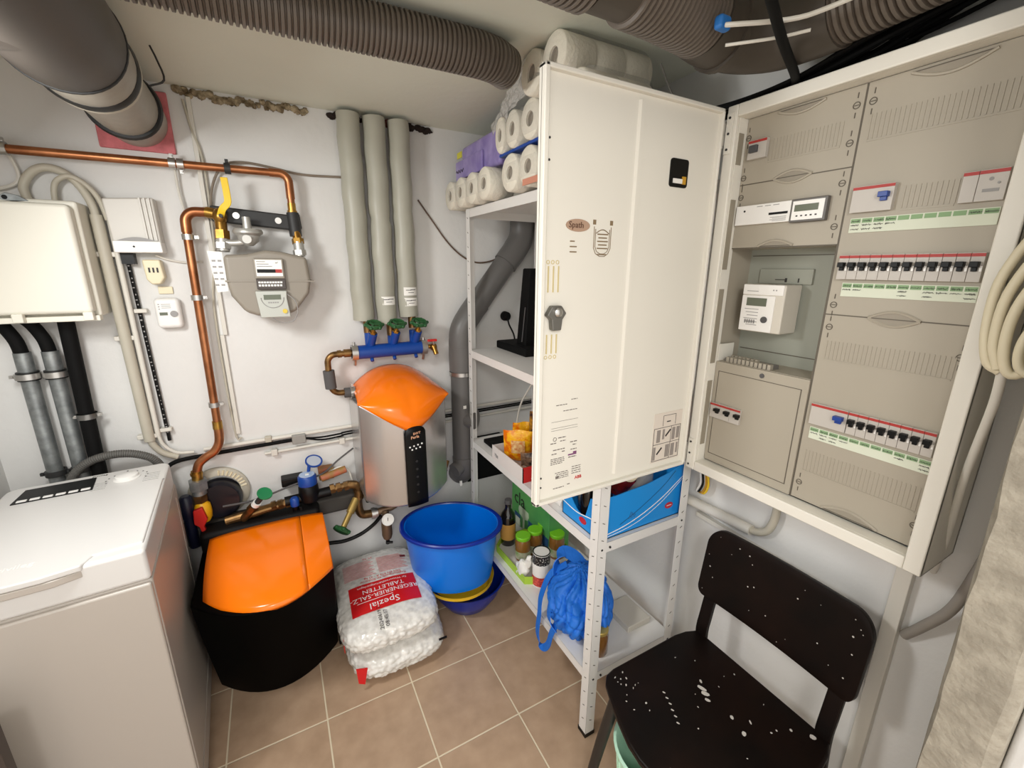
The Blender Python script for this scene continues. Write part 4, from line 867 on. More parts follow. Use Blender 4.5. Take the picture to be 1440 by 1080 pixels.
for z in SZ:
    mb = MB(); e = .0025; mb.box(SX0+e, SX1-e, SY0+e, SY1-e, z-.0015, z)
    for (a, b, c, d) in ((SX0+e, SX0+e+.0015, SY0+e, SY1-e), (SX1-e-.0015, SX1-e, SY0+e, SY1-e), (SX0+e, SX1-e, SY0+e, SY0+e+.0015), (SX0+e, SX1-e, SY1-e-.0015, SY1-e)): mb.box(a, b, c, d, z-.034, z)
    s = obj('shelf_board', mb, SHELFW, t, bevel=.0006)
    mb = MB()
    for (x, y) in ((SX0+.018, SY0+.0015), (SX1-.018, SY0+.0015), (SX0+.05, SY0+.0015)): mb.cyl((x, y+.003, z-.018), (x, y-.003, z-.018), .0035, 8)
    obj('bolt', mb, DKSTEEL, s)

# ---- toilet roll packs on the top shelf
def roll_mb(L, r, rc=.02):
    return MB().lathe([(rc, 0), (r-.004, 0), (r, .004), (r, L-.004), (r-.004, L), (rc, L), (rc, 0)], (0, 0, 0), (1, 0, 0), 30)
def roll_part(parent, x, y, z, L=.10, r=.0555):
    o = obj('toilet_roll', roll_mb(L, r), ROLL, parent, local=True, smooth=50); o.location = Vector((x, y, z)) - parent.location
    c = obj('cardboard_tube', MB().lathe([(.017, .012), (.02, .006), (.02, L-.006), (.017, L-.012), (.0001, L*.6), (.0001, .03)], (0, 0, 0), (1, 0, 0), 20), CORE, o, local=True)
    return o
def wrap(parent, x0, x1, y0, y1, z0, z1, m=FILM, bev=.045):
    return obj('plastic_wrap', MB().box(x0, x1, y0, y1, z0, z1), m, parent, bevel=bev, bseg=6, smooth=60, label='clear crinkled plastic wrap')
zt = SZ[-1]
t = thing('toilet_roll_pack', 'low pack of four toilet rolls at the far left end of the top shelf', 'toilet rolls', (.80, 1.70, zt))
for y in (1.53, 1.642, 1.754, 1.866): roll_part(t, .715, y, zt+.0555); roll_part(t, .818, y, zt+.0555)
obj('brand_patch', MB().box(.80, .87, 1.4715, 1.4735, zt+.03, zt+.075), mat('dark_green_brown', (70, 62, 50), .5), t)
wrap(t, .712, .922, 1.471, 1.925, zt, zt+.114)
t = thing('toilet_roll_pack', 'toilet roll pack lying on the top shelf board under the blue wrap', 'toilet rolls', (.82, 1.17, zt))
for y in (1.332, 1.218, 1.104, .99): roll_part(t, .715, y, zt+.057, r=.0565); roll_part(t, .818, y, zt+.057, r=.0565)
wrap(t, .712, .922, .93, 1.392, zt, zt+.116)
obj('red_print', MB().box(.7105, .712, .94, 1.24, zt+.004, zt+.022), mat('salmon_print', (206, 140, 116), .5), t)
t = thing('toilet_roll_pack', 'tall toilet roll pack on blue wrap up against the ceiling', 'toilet rolls', (.82, 1.14, zt+.118))
obj('blue_base', MB().box(.722, .94, .93, 1.42, zt+.117, zt+.127), BLUEWRAP, t, bevel=.004, label='blue wrap edge')
for y, q in ((1.395, .62), (1.312, .8), (1.205, 1), (1.096, 1), (.987, 1)):
    for x in (.712, .82): roll_part(t, x, y, zt+.178, .105, .0535).scale = (1, q, 1)
for y in (1.165, 1.055):
    for x in (.69, .786, .882): roll_part(t, x, y, zt+.276, .095, .0545)
wrap(t, .690, .985, .998, 1.222, zt+.215, zt+.3315, bev=.04)
wrap(t, .708, .93, .93, 1.43, zt+.127, zt+.232, bev=.03)
fb = MB(); rg = random.Random(2)
def film(u, v):
    p = Vector((.700+.03*u, 1.215+.27*u, zt+.20+.035*(1-u)+(.095-.06*u)*v))
    return p + Vector((.016*noise.noise(p*40), .010*noise.noise(p*33+Vector((5, 0, 0))), .010*noise.noise(p*37+Vector((0, 7, 0)))))
fb.grid(film, 22, 14); obj('loose_film', fb, FILM2, t, smooth=20, label='crinkled loose plastic film')
t = thing('tissue_pack', 'lilac wrapped tissue pack lying on the low toilet roll pack', 'tissues', (.83, 1.66, zt+.114))
obj('lilac_wrap', MB().box(.752, .90, 1.475, 1.82, zt+.115, zt+.235), LILAC, t, bevel=.016, bseg=3); obj('lilac_wrap', MB().box(.742, .752, 1.60, 1.86, zt+.115, zt+.185), LILAC, t, bevel=.004)
mb = MB(); mb.tube([(.7412, 1.85-.007*k, zt+.145+.006*math.sin(k*1.9)) for k in range(12)], .0014, 6, smooth=3); obj('printing', mb, DPRINT, t)
tagit(obj('yellow_label', MB().box(.76, .762, 1.835, 1.885, zt+.205, zt+.228), mat('yellow_card', (214, 206, 60), .5)), 'tiny yellow label beside the lilac pack on the top shelf', 'label')

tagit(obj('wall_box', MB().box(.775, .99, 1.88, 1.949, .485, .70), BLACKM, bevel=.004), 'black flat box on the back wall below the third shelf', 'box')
# ---- second shelf: black stand and plug
z2 = SZ[2]
t = thing('black_stand', 'black slanted stand with flat base on the second shelf', 'stand', (1.0, 1.66, z2))
obj('base', MB().box(.90, 1.02, 1.53, 1.80, z2, z2+.035), BLACKM, t, bevel=.006)
mb = MB(); mb.prism([(1.60, z2+.03), (1.68, z2+.03), (1.63, z2+.36), (1.57, z2+.36)], 'x', .94, 1.03); obj('upright', mb, BLACKM, t, bevel=.006)
obj('trim_line', MB().tube([(.938, 1.625, z2+.05), (.938, 1.60, z2+.20)], .0025, 6), DKGREY, t)
t = thing('power_plug', 'round black plug on the back wall above the second shelf', 'plug', (1.0, 1.94, 1.31))
obj('plug_head', MB().lathe([(.022, 0), (.024, .004), (.022, .03), (.012, .038)], (1.02, 1.949, 1.318), (0, -1, 0), 18), BLACKM, t)
obj('cable', MB().tube([(1.02, 1.915, 1.315), (1.022, 1.90, 1.28), (1.02, 1.85, 1.24), (1.0, 1.80, 1.215)], .004, 8, smooth=5), BLACKM, t)
tagit(obj('hanging_cable', MB().tube([(1.0, 1.55, z2-.036), (.985, 1.60, 1.06), (.96, 1.66, .95), (.95, 1.68, .86), (.94, 1.68, .76)], .004, 8, smooth=5), CONDLT), 'thin white cord hanging between second and third shelf', 'cable')

# ---- third shelf: snack box and carton
z3 = SZ[1]
t = thing('snack_box', 'white and red cardboard box of snacks on the third shelf', 'box', (.92, 1.43, z3))
bw = mat('white_card', (226, 220, 216), .6)
mb = MB(); mb.prism([(1.30, z3), (1.565, z3), (1.565, z3+.062), (1.30, z3+.062)], 'x', .762, .765); pnl = obj('side_panel', mb, bw, t)
mb = MB(); mb.text('M', .022, (.761, 1.54, z3+.02), (0, -1, 0), (0, 0, 1)); mb.box(.7605, .762, 1.51, 1.53, z3+.018, z3+.03); obj('panel_print', mb, WPRINT, pnl)
mb = MB(); mb.box(.762, 1.05, 1.30, 1.303, z3, z3+.064); e = obj('end_panel', mb, mat('red_card', (196, 18, 16), .45), t, label='red end panel')
mb = MB(); mb.ribbon([(.80, 1.2985, z3+.012), (.815, 1.2985, z3+.02), (.825, 1.2985, z3+.03), (.81, 1.2985, z3+.036)], .007, .0008, (.6, 0, 1), smooth=3); mb.ribbon([(.83, 1.2985, z3+.04), (.85, 1.2985, z3+.05), (.84, 1.2985, z3+.058)], .007, .0008, (.6, 0, 1), smooth=3); obj('white_swirl', mb, WPRINT2, e)
obj('tray', MB().box(.765, 1.05, 1.303, 1.562, z3, z3+.004).box(1.047, 1.05, 1.303, 1.562, z3, z3+.06).box(.765, 1.05, 1.562, 1.565, z3, z3+.06), bw, t)
def packet(label, c, sx, sz, th, rz, tilt, m, name='snack_packet', group=None):
    def f(u, v):
        x = (2*u-1); y = (2*v-1); th_ = th*max(0, (1-abs(x)**3)*(1-abs(y)**4)); wob = .004*math.sin(9*u+3*v)
        return x, y, th_, wob
    mb = MB(); n = 14
    M = Matrix.Translation(c) @ Matrix.Rotation(rz, 4, 'Z') @ Matrix.Rotation(tilt, 4, 'X')
    for sgn in (1, -1):
        mb.grid(lambda u, v: M @ Vector((f(u, v)[0]*sx, sgn*f(u, v)[2]+f(u, v)[3]*(1 if abs(2*v-1) > .8 else .4), f(u, v)[1]*sz)), n, n)
    o = obj(name, mb, m, smooth=70)
    lb = MB(); lb.grid(lambda u, v: M @ Vector(((u-.5)*sx*.9, -(th*(1-abs((u-.5)*.9)**3)*(1-abs((v-.5)*.8+.1)**4)+.0025), ((v-.5)*.8+.1)*sz)), 8, 8)
    if 'yellow' in label or 'orange' in label: obj('packet_print', lb, mat('packet_cream', (238, 208, 150), .3, col2=(206, 120, 60), vscale=70), o, label='pale printed panel')
    return tagit(o, label, 'snack packet', group)
packet('large yellow snack packet leaning at the front of the snack box', (.83, 1.455, z3+.085), .062, .078, .020, -.62, .25, SNACK)
packet('orange snack packet behind the large yellow one', (.875, 1.50, z3+.09), .045, .085, .018, -.35, .2, SNACK)
packet('brown and gold snack packet at the back of the snack box', (.945, 1.43, z3+.15), .07, .085, .022, -.4, .2, SNACK2)
packet('dark foil packet lying low in the snack box beside the red end', (.85, 1.36, z3+.055), .055, .045, .02, -.6, .5, mat('dark_foil', (58, 44, 40), .2, col2=(150, 120, 96), vscale=40, bump=.6))
packet('golden packet standing topmost near the cabinet door edge', (.99, 1.40, z3+.19), .06, .07, .02, -.4, .3, mat('gold_film', (226, 196, 50), .3, col2=(120, 84, 24), vscale=18, bump=.5))
packet('amber packet between the dark foil and the golden packet', (.92, 1.39, z3+.085), .055, .06, .018, -.5, .25, mat('amber_film', (214, 120, 40), .25, col2=(90, 40, 20), vscale=26, bump=.5))
tagit(obj('dark_tray', MB().box(.80, .98, 1.62, 1.74, z3, z3+.02), BLACKM, bevel=.006), 'flat dark tray at the far end of the third shelf', 'tray')
t = thing('drinks_carton', 'bright blue cardboard display carton on the third shelf front', 'carton', (.95, .97, z3))
K0, K1, KY0, KY1 = .782, 1.128, .874, 1.065
mb = MB(); mb.prism([(K0, z3), (K1, z3), (K1, z3+.185), (K1-.06, z3+.165), (K1-.16, z3+.147), (K0+.06, z3+.140), (K0, z3+.140)], 'y', KY0, KY0+.003); fp = obj('front_panel', mb, CARTON, t)
mb = MB(); mb.ribbon([(K0, KY0-.0007, z3+.012), (K0+.12, KY0-.0007, z3+.03), (K0+.24, KY0-.0007, z3+.075), (K1, KY0-.0007, z3+.14)], .003, .0006, (0, 0, 1), smooth=6); mb.ribbon([(K0, KY0-.0007, z3+.004), (K0+.14, KY0-.0007, z3+.02), (K0+.25, KY0-.0007, z3+.065), (K1, KY0-.0007, z3+.132)], .0018, .0006, (0, 0, 1), smooth=6); obj('white_swoosh', mb, WPRINT2, fp)
mb = MB(); mb.ribbon([(K0+.08, KY0-.0007, z3+.035), (K0+.16, KY0-.0007, z3+.07), (K0+.25, KY0-.0007, z3+.12), (K1-.04, KY0-.0007, z3+.165)], .0018, .0006, (0, 0, 1), smooth=6)
for k in range(4): mb.tube([(K0+.115+.008*k, KY0-.0005, z3+.045), (K0+.123+.006*k, KY0-.0005, z3+.068-.004*k)], .0009, 5)
obj('navy_print', mb, BOXBLUE, fp)
def oval(c, ax, rx, ry): return MB().lathe([(.0001, 0), (1, 0), (1, .0012), (.0001, .0012)], (0, 0, 0), (0, 0, 1), 24)
mb = MB(); o = oval(0, 0, 0, 0); mb.add([Vector((1.072+v.x*.018, KY0-.0005-v.z, z3+.045+v.y*.011)) for v in o.v], o.f); l = obj('logo', mb, LOGORED, fp, label='red oval logo')
mb = MB(); mb.box(1.061, 1.083, KY0-.0022, KY0-.0016, z3+.0445, z3+.0465); obj('logo_stroke', mb, WPRINT2, l)
mb = MB(); mb.prism([(KY1, z3), (KY1, z3+.105), (KY1-.022, z3+.107)] + [(KY1-.022-.075*i/6, z3+.107-.062*math.sin(PI/2*i/6)) for i in range(1, 7)] + [(KY0+.07, z3+.05), (KY0+.05, z3+.12), (KY0, z3+.14), (KY0, z3)], 'x', K0, K0+.003); sp = obj('end_panel', mb, CARTON, t)
mb = MB(); o = oval(0, 0, 0, 0); mb.add([Vector((K0-.0003-v.z, .955+v.x*.018, z3+.028+v.y*.011)) for v in o.v], o.f); obj('logo', mb, LOGORED, sp, label='red oval logo')
mb = MB(); mb.ribbon([(K0-.0007, KY1, z3+.048), (K0-.0007, .99, z3+.042), (K0-.0007, .92, z3+.055), (K0-.0007, KY0, z3+.06)], .003, .0006, (0, 0, 1), smooth=5); obj('white_swoosh', mb, WPRINT2, sp)
obj('back_panels', MB().box(K0, K1, KY1-.003, KY1, z3, z3+.10).box(K1-.003, K1, KY0, KY1, z3, z3+.18).box(K0, K1, KY0, KY1, z3, z3+.003), CARTON, t)
# things standing in the carton
def bottle(label, x, y, z, r, h, m, capm, name='bottle', lab=None):
    t = thing(name, label, name.split('_')[-1], (x, y, z))
    obj('bottle_body', MB().lathe([(.0001, 0), (r*.9, 0), (r, .006), (r, h*.62), (r*.85, h*.70), (r*.42, h*.80), (r*.4, h*.93)], (x, y, z), seg=24), m, t)
    obj('cap', MB().lathe([(r*.46, 0), (r*.48, .003), (r*.46, h*.09), (.0001, h*.09)], (x, y, z+h*.91), seg=18), capm, t)
    if lab: obj('label', MB().tube([(x, y, z+h*.15), (x, y, z+h*.5)], r+.0008, 24, caps=False), lab, t)
    return t
bottle('dark bottle in the blue carton behind the notched end', .83, .985, z3+.003, .03, .19, BOTTLE, DKGREY)
bottle('dark bottle in the blue carton nearest the front post', .83, .915, z3+.003, .028, .18, BOTTLE, BLACK)
def jar(label, x, y, z, r, h, body, lidm, labm=None, name='jar', group=None):
    t = thing(name, label, name, (x, y, z), group=group)
    obj('glass_body', MB().lathe([(.0001, 0), (r*.92, 0), (r, .006), (r, h*.74), (r*.88, h*.83), (r*.86, h*.86)], (x, y, z), seg=26), body, t)
    obj('lid', MB().lathe([(r*.92, 0), (r*.97, .003), (r*.97, h*.12), (r*.9, h*.14), (.0001, h*.135)], (x, y, z+h*.86), seg=26), lidm, t)
    if labm: obj('label', MB().tube([(x, y, z+h*.12), (x, y, z+h*.42)], r+.0008, 26, caps=False), labm, t)
    return t
t = thing('jam_jar', 'red jar with cream label lying tilted in the blue carton', 'jar', (.93, .96, z3+.10))
M = Matrix.Rotation(-.55, 3, 'X')
mb = MB(); mb.lathe([(.0001, 0), (.034, 0), (.037, .006), (.037, .075), (.03, .085)], (.93, .975, z3+.10), (0, -.55, .83), 24); obj('glass_body', mb, mat('red_jam', (132, 20, 20), .2, col2=(60, 20, 16), vscale=20), t)
mb = MB(); mb.lathe([(.034, 0), (.034, .012), (.028, .014), (.0001, .014)], (.93, .93, z3+.17), (0, -.55, .83), 24); obj('lid', mb, CREAM, t)
tagit(obj('white_pouch', MB().ell((1.035, .98, z3+.10), .042, .045, .098, 20, .7), mat('pouch_grey', (196, 192, 186), .4, bump=.4)), 'pale grey pouch standing in the blue carton beside the red jar', 'pouch')
tagit(obj('white_pouch', MB().ell((.865, 1.035, z3+.085), .04, .02, .08, 18, .7), mat('pouch_silver', (150, 146, 140), .3, bump=.4)), 'silver pouch at the rear left of the blue carton', 'pouch')
t = thing('glue_tube', 'small white tube with orange red cap left of the blue carton', 'tube', (.80, 1.12, z3))
obj('tube_body', MB().tube([(.80, 1.08, z3+.018), (.80, 1.13, z3+.018)], .017, 16), WHITEP, t); obj('cap', MB().tube([(.80, 1.13, z3+.018), (.80, 1.155, z3+.018)], .014, 14), mat('orange_red', (214, 74, 40), .4), t, label='orange red cap')
tagit(obj('black_pen', MB().tube([(1.06, .90, z3+.188), (1.12, .93, z3+.215)], .005, 8), BLACK), 'black stick poking out of the right end of the blue carton', 'pen')

# ---- bottom shelf
z4 = SZ[0]
bottle('tall dark brown bottle with ochre label at the bottom shelf left end', .868, 1.615, z4, .036, .235, BOTTLE, DKGREY, lab=OCHRE)
t = thing('detergent_box', 'green box with large wine glass print at the back of the bottom shelf', 'box', (1.04, 1.62, z4))
obj('carton', MB().box(.985, 1.10, 1.44, 1.79, z4, z4+.26), TEAL, t, bevel=.003)
mb = MB(); mb.text('cla', .10, (.9835, 1.762, z4+.125), (0, -1, 0), (0, 0, 1)); obj('printing', mb, DPRINT, t)
gl = [(.0001, .0)] ; mb = MB()
g2 = [(0, 1.0), (.9, .95), (1, .6), (.8, .25), (.15, .05), (.12, -.9), (.6, -1.0)]
pl = [(1.665-.05*a, z4+.065+.06*b) for a, b in g2] + [(1.665+.05*a, z4+.065+.06*b) for a, b in reversed(g2[1:])]
mb.prism(pl, 'x', .9825, .9852); obj('glass_print', mb, GLASSG, t)
obj('blue_print', MB().box(.9832, .9852, 1.44, 1.62, z4+.02, z4+.085).box(.9832, .9852, 1.70, 1.755, z4+.03, z4+.07), BOXBLUE, t)
obj('white_print', MB().box(.983, .9852, 1.70, 1.745, z4+.006, z4+.05), PALELAB, t)
t = thing('jar_tray', 'lime green edged cardboard tray holding jars on the bottom shelf', 'tray', (.92, 1.45, z4))
a = [(.795, 1.33), (.79, 1.58), (.84, 1.63), (.97, 1.63), (1.08, 1.50), (1.08, 1.31), (.86, 1.295)]
obj('tray_base', MB().prism(a, 'z', z4, z4+.003), bw, t)
mb = MB()
for p, q in zip(a, a[1:]+a[:1]):
    d = Vector((q[0]-p[0], q[1]-p[1], 0)); n = Vector((-d.y, d.x, 0)).normalized()*.0015
    mb.prism([(p[0]+n.x, p[1]+n.y), (q[0]+n.x, q[1]+n.y), (q[0]-n.x, q[1]-n.y), (p[0]-n.x, p[1]-n.y)], 'z', z4, z4+.036)
obj('tray_rim', mb, LIME, t)
zj = z4+.003
for i, (x, y, l) in enumerate(((.872, 1.478, 'green lidded jar nearest the dark bottle in the tray'), (.944, 1.492, 'second green lidded jar from the dark bottle'), (1.012, 1.512, 'rearmost green lidded jar in the tray'), (1.018, 1.420, 'green lidded jar on the right side of the tray'))):
    jar(l, x, y, zj, .0355, .122, JARGLASS, LIDGREEN, mat('jar_label', (128, 156, 96), .5, col2=(206, 196, 178), vscale=30))
t = thing('food_can', 'tall tin can with black top band and red bean print in front of the jars', 'can', (.862, 1.308, z4))
cx, cy = .862, 1.308
obj('can_body', MB().lathe([(.0001, 0), (.036, 0), (.037, .003), (.037, .148), (.036, .151)], (cx, cy, z4), seg=28), PAPER, t)
obj('red_band', MB().tube([(cx, cy, z4+.004), (cx, cy, z4+.048)], .0375, 28, caps=False), mat('bean_red', (160, 30, 30), .4, col2=(226, 90, 76), vscale=110), t, label='red bean print')
obj('black_band', MB().tube([(cx, cy, z4+.105), (cx, cy, z4+.148)], .0375, 28, caps=False), mat('speckled_black', (24, 22, 24), .4, col2=(220, 218, 210), vscale=160, pos=(.36, .42)), t, label='speckled black band')
obj('can_lid', MB().lathe([(.035, 0), (.037, .003), (.037, .006), (.033, .005), (.032, .001), (.0001, .001)], (cx, cy, z4+.148), seg=28), mat('can_top', (40, 44, 36), .3, .6), t)
mb = MB(); mb.text('2', .036, (cx-.037, cy+.008, z4+.062), (.45, -.89, 0), (0, 0, 1)); obj('printing', mb, mat('orange_print', (232, 130, 30), .5), t)
mb = MB(); mb.ell((.81, 1.37, z4+.045), .022, .03, .042, 16); mb.ell((.825, 1.352, z4+.085), .014, .016, .045, 14, 1, Matrix.Rotation(.4, 3, 'X')); mb.ell((.812, 1.40, z4+.03), .02, .022, .026, 12)
for v in mb.v: v += Vector([.009*noise.noise(v*45+Vector((k*9, 0, 0))) for k in range(3)])
tagit(obj('paper_tissue', mb, PAPER, smooth=30), 'crumpled white tissue beside the speckled can', 'tissue')
t = thing('carrier_bag', 'crumpled bright blue carrier bag on the bottom shelf behind the front post', 'bag', (.88, 1.10, z4))
bm = bmesh.new(); bmesh.ops.create_icosphere(bm, subdivisions=6, radius=1); mb = MB()
rb = Matrix.Rotation(math.radians(-25), 3, 'Z')
for v in bm.verts:
    p = v.co; w = Vector((p.x*.112, p.y*.142, p.z*.108))
    up_ = max(0, p.z); w.y += .03*up_; w.x += .012*up_
    an = math.atan2(p.y, p.x); q1 = noise.noise(w*11+Vector((3, 0, 0)))
    f1 = abs(math.sin(an*5.5 + q1*2.6 + p.z*1.3)); f2 = abs(math.sin(an*12 + q1*5 - p.z*3.5 + 1)); f3 = abs(math.sin(p.z*9 + an*1.5 + q1*4))
    k_ = math.cos(math.asin(max(-1, min(1, p.z))))**.6
    w += p*(.010 + k_*(-.022*(1-f1)**2.2 - .010*(1-f2)**2 - .008*(1-f3)**2.5) + .003*noise.noise(w*45))
    w = rb @ w; w.z = max(w.z, -.103)
    mb.v.append(w + Vector((.868, 1.055, z4+.105)))
mb.f = [[v.index for v in f.verts] for f in bm.faces]; bm.free()
bg = obj('bag_body', mb, BAGBLUE, t, smooth=50)
mb = MB(); mb.ribbon([(.86, 1.13, z4+.212), (.805, 1.155, z4+.17), (.765, 1.155, z4+.09), (.752, 1.145, z4+.02), (.742, 1.14, z4-.05), (.742, 1.125, z4-.085), (.744, 1.095, z4-.088), (.746, 1.07, z4-.05), (.752, 1.06, z4+.005), (.775, 1.05, z4+.06)], .027, .003, (.15, 1, .1), smooth=6); obj('handle', mb, BAGBLUE, t, label='blue strap hanging over the shelf edge')
mb = MB(); mb.ribbon([(.90, 1.08, z4+.212), (.83, 1.085, z4+.20), (.775, 1.09, z4+.14), (.748, 1.075, z4+.06), (.762, 1.045, z4+.02)], .027, .003, (.2, 1, .1), smooth=6); obj('handle', mb, BAGBLUE, t)
mb = MB(); mb.ribbon([(.82, 1.14, z4+.17), (.838, 1.16, z4+.215), (.872, 1.165, z4+.238), (.905, 1.13, z4+.222), (.915, 1.09, z4+.19)], .05, .004, (.75, .5, .4), smooth=5); obj('top_fold', mb, BAGBLUE, t)
jar('pickle jar with gold lid hidden behind the front shelf post', .855, .925, z4, .033, .10, mat('pickle_brown', (120, 78, 30), .15, coat=.5), mat('gold_lid', (202, 176, 96), .35, .6))
tagit(obj('flat_box', MB().box(1.0, 1.11, .93, 1.06, z4, z4+.025), mat('cream_card', (204, 198, 186), .6), bevel=.003), 'flat cream box on the empty part of the bottom shelf', 'box')

# ------------------------------------------------------------------ electrical cabinet
XF, XP = 1.03, 1.07
Y0, Y1, Z0, Z1 = .245, .795, .98, 1.932
t = thing('electrical_cabinet', 'open white electrical cabinet with circuit breakers on the right wall', 'electrical cabinet', (1.11, .52, Z0))
mb = MB(); mb.box(XF+.004, XR-.001, Y0, Y0+.002, Z0, Z1).box(XF+.004, XR-.001, Y1-.002, Y1, Z0, Z1).box(XF+.004, XR-.001, Y0, Y1, Z0, Z0+.002).box(XF+.004, XR-.001, Y0, Y1, Z1-.002, Z1).box(XR-.006, XR-.0005, Y0, Y1, Z0, Z1)
obj('back_box', mb, CABW, t)
mb = MB(); wd = .028
mb.box(XF, XF+.012, Y0, Y0+wd, Z0, Z1).box(XF, XF+.012, Y1-wd, Y1, Z0, Z1).box(XF, XF+.012, Y0+wd, Y1-wd, Z0, Z0+wd).box(XF, XF+.012, Y0+wd, Y1-wd, Z1-wd, Z1)
fr = obj('frame', mb, CABW, t, bevel=.003)
mb = MB(); mb.box(XF+.010, XP+.005, Y1-wd-.002, Y1-wd, Z0+wd, Z1-wd).box(XF+.010, XP+.005, Y0+wd, Y0+wd+.002, Z0+wd, Z1-wd).box(XF+.010, XP+.005, Y0+wd, Y1-wd, Z0+wd-.002, Z0+wd).box(XF+.010, XP+.005, Y0+wd, Y1-wd, Z1-wd, Z1-wd+.002); obj('inner_flange', mb, CABW, t)
mb = MB()
for z0_, z1_ in ((1.80, 1.87), (1.55, 1.72), (1.30, 1.50), (1.06, 1.25)): mb.box(XF+.012, XF+.03, Y1-wd-.0035, Y1-wd-.002, z0_, z1_)
obj('frame_slot', mb, mat('slot_shade', (150, 142, 126), .6), fr)
def ribs(mb, y0, y1, z0, z1, n):
    for k in range(n+1):
        y = y0+(y1-y0)*k/n; mb.box(XP-.0011, XP+.001, y-.0011, y+.0011, z0, z1)
    mb.box(XP-.0012, XP+.001, min(y0, y1), max(y0, y1), z0-.004, z0-.001)
YL0, YL1, YR0, YR1 = .518, .764, .274, .514
def cover(y0, y1, z0, z1, rb):
    mb = MB(); mb.box(XP, XP+.004, y0, y1, z0+.0012, z1-.0012)
    for (a, b, c, d) in rb: ribs(mb, a, b, c, d, int(abs(b-a)/.0075))
    return obj('cover_plate', mb, COVER, t)
c1 = cover(YL0, YL1, 1.754, 1.904, [(YL0+.03, .70, 1.80, 1.845)])
c2 = cover(YL0, YL1, 1.603, 1.754, [])
c3 = cover(YR0, YR1, 1.457, 1.904, [(.288, .500, 1.80, 1.845), (.345, .42, 1.665, 1.705)])
c4 = cover(YR0, YR1, 1.012, 1.457, [(.288, .500, 1.36, 1.40), (.288, .500, 1.09, 1.14)])
mb = MB(); mb.box(XP-.004, XP+.004, YL0, YL1, 1.012, 1.305); md = obj('terminal_door', mb, COVER, t, bevel=.002)
mb = MB()
for (a, b, c, d) in ((.532, .752, 1.278, 1.2795), (.532, .752, 1.035, 1.0365), (.5315, .5335, 1.035, 1.2795), (.7505, .752, 1.035, 1.2795)): mb.box(XP-.0048, XP-.003, a, b, c, d)
obj('door_outline', mb, COVERD, md)
mb = MB(); mb.cyl((XP-.006, .63, 1.291), (XP-.002, .63, 1.291), .006, 12); obj('door_lock', mb, DKGREY, md)
obj('divider', MB().box(XP+.0005, XP+.006, YR1-.001, YL0+.001, 1.012, 1.904), COVERD, t)
# grips: lens shaped grip recesses between the covers
def grip(parent, y, z, h=.0125, wy=.042, up=True, dn=True):
    mb = MB(); n = 14
    for sg in ((1,) if up and not dn else (-1,) if dn and not up else (1, -1)):
        mb.tube([(XP-.001, y-wy+2*wy*i/n, z+sg*h*math.sin(PI*i/n)) for i in range(n+1)], .003, 6)
    o = obj('grip', mb, COVER, parent)
    pl = [(y-wy*.95+2*wy*.95*i/n, z+(h*.85*math.sin(PI*i/n) if up else 0)) for i in range(n+1)] + ([(y+wy*.95-2*wy*.95*i/n, z-h*.85*math.sin(PI*i/n)) for i in range(1, n)] if dn else [])
    obj('grip_recess', MB().prism(pl, 'x', XP-.0016, XP+.0005), mat('recess_plastic', (146, 138, 124), .55), o)
    obj('grip_split', MB().box(XP-.0024, XP, y-wy*.95, y+wy*.95, z-.0008, z+.0008), COVERD, o)
grip(c1, .636, 1.756); grip(c2, .652, 1.606, dn=False); grip(c4, .392, 1.457, h=.014); grip(c1, .640, 1.898, up=False, wy=.05); grip(c3, .392, 1.897, up=False, wy=.055, h=.016); grip(c4, .392, 1.016, dn=False, wy=.055, h=.016)
for z in (1.754, 1.603): obj('seam', MB().box(XP-.0004, XP+.003, YL0, YL1, z-.0012, z+.0012), COVERD, t)
obj('seam', MB().box(XP-.0004, XP+.003, YR0, YR1, 1.4558, 1.4582), COVERD, t)
def screw(parent, y, z):
    mb = MB(); mb.lathe([(.0052, 0), (.0068, 0), (.0068, .001), (.0052, .001), (.0052, 0)], (XP, y, z), (-1, 0, 0), 16); mb.box(XP-.001, XP, y-.004, y+.004, z-.0008, z+.0008)
    for s in (1, -1): mb.box(XP-.001, XP, y-.0008, y+.0008, z+s*.018-.005, z+s*.018+.005)
    obj('cover_screw', mb, COVERD, parent)
for z in (1.868, 1.80): screw(c1, .53, z)
for z in (1.725, 1.64): screw(c2, .53, z)
for z in (1.86, 1.77): screw(c1, .757, z)
screw(c2, .757, 1.725); screw(c3, .502, 1.868); screw(c3, .502, 1.478); screw(c4, .502, 1.43); screw(c4, .502, 1.055); screw(c4, .283, 1.40); screw(c4, .283, 1.06)
# breakers
def breaker(parent, yl, wy, z0, z1, tog='black', tw=None, name='circuit_breaker'):
    mb = MB(); mb.box(XP-.011, XP+.002, yl-wy+.0003, yl-.0003, z0, z1); b = obj(name, mb, BRKW, parent, bevel=.0006)
    h = z1-z0
    mb = MB(); mb.box(XP-.0118, XP-.0105, yl-wy+.0004, yl-.0004, z1-.0065, z1-.0012); obj('red_stripe', mb, BRKRED, b)
    if tog:
        tw = tw or wy*.62; yc = yl-wy*.46 if wy < .03 else yl-wy*.80
        m = BLACK if tog == 'black' else BRKBLUE
        mb = MB(); mb.box(XP-.022, XP-.010, yc-tw/2, yc+tw/2, z0+h*.50, z0+h*.70); mb.box(XP-.016, XP-.010, yc-tw*.34, yc+tw*.34, z0+h*.36, z0+h*.56); obj('toggle', mb, m, b, bevel=.001, label='%s toggle' % tog)
        if wy < .03:
            mb = MB(); mb.box(XP-.0135, XP-.0105, yl-wy*.98, yl-wy*.80, z0+h*.36, z0+h*.55); obj('status_window', mb, WHITEP, b)
    return b
for i in range(12): breaker(t, .503-i*.0183, .0183, 1.532, 1.581)
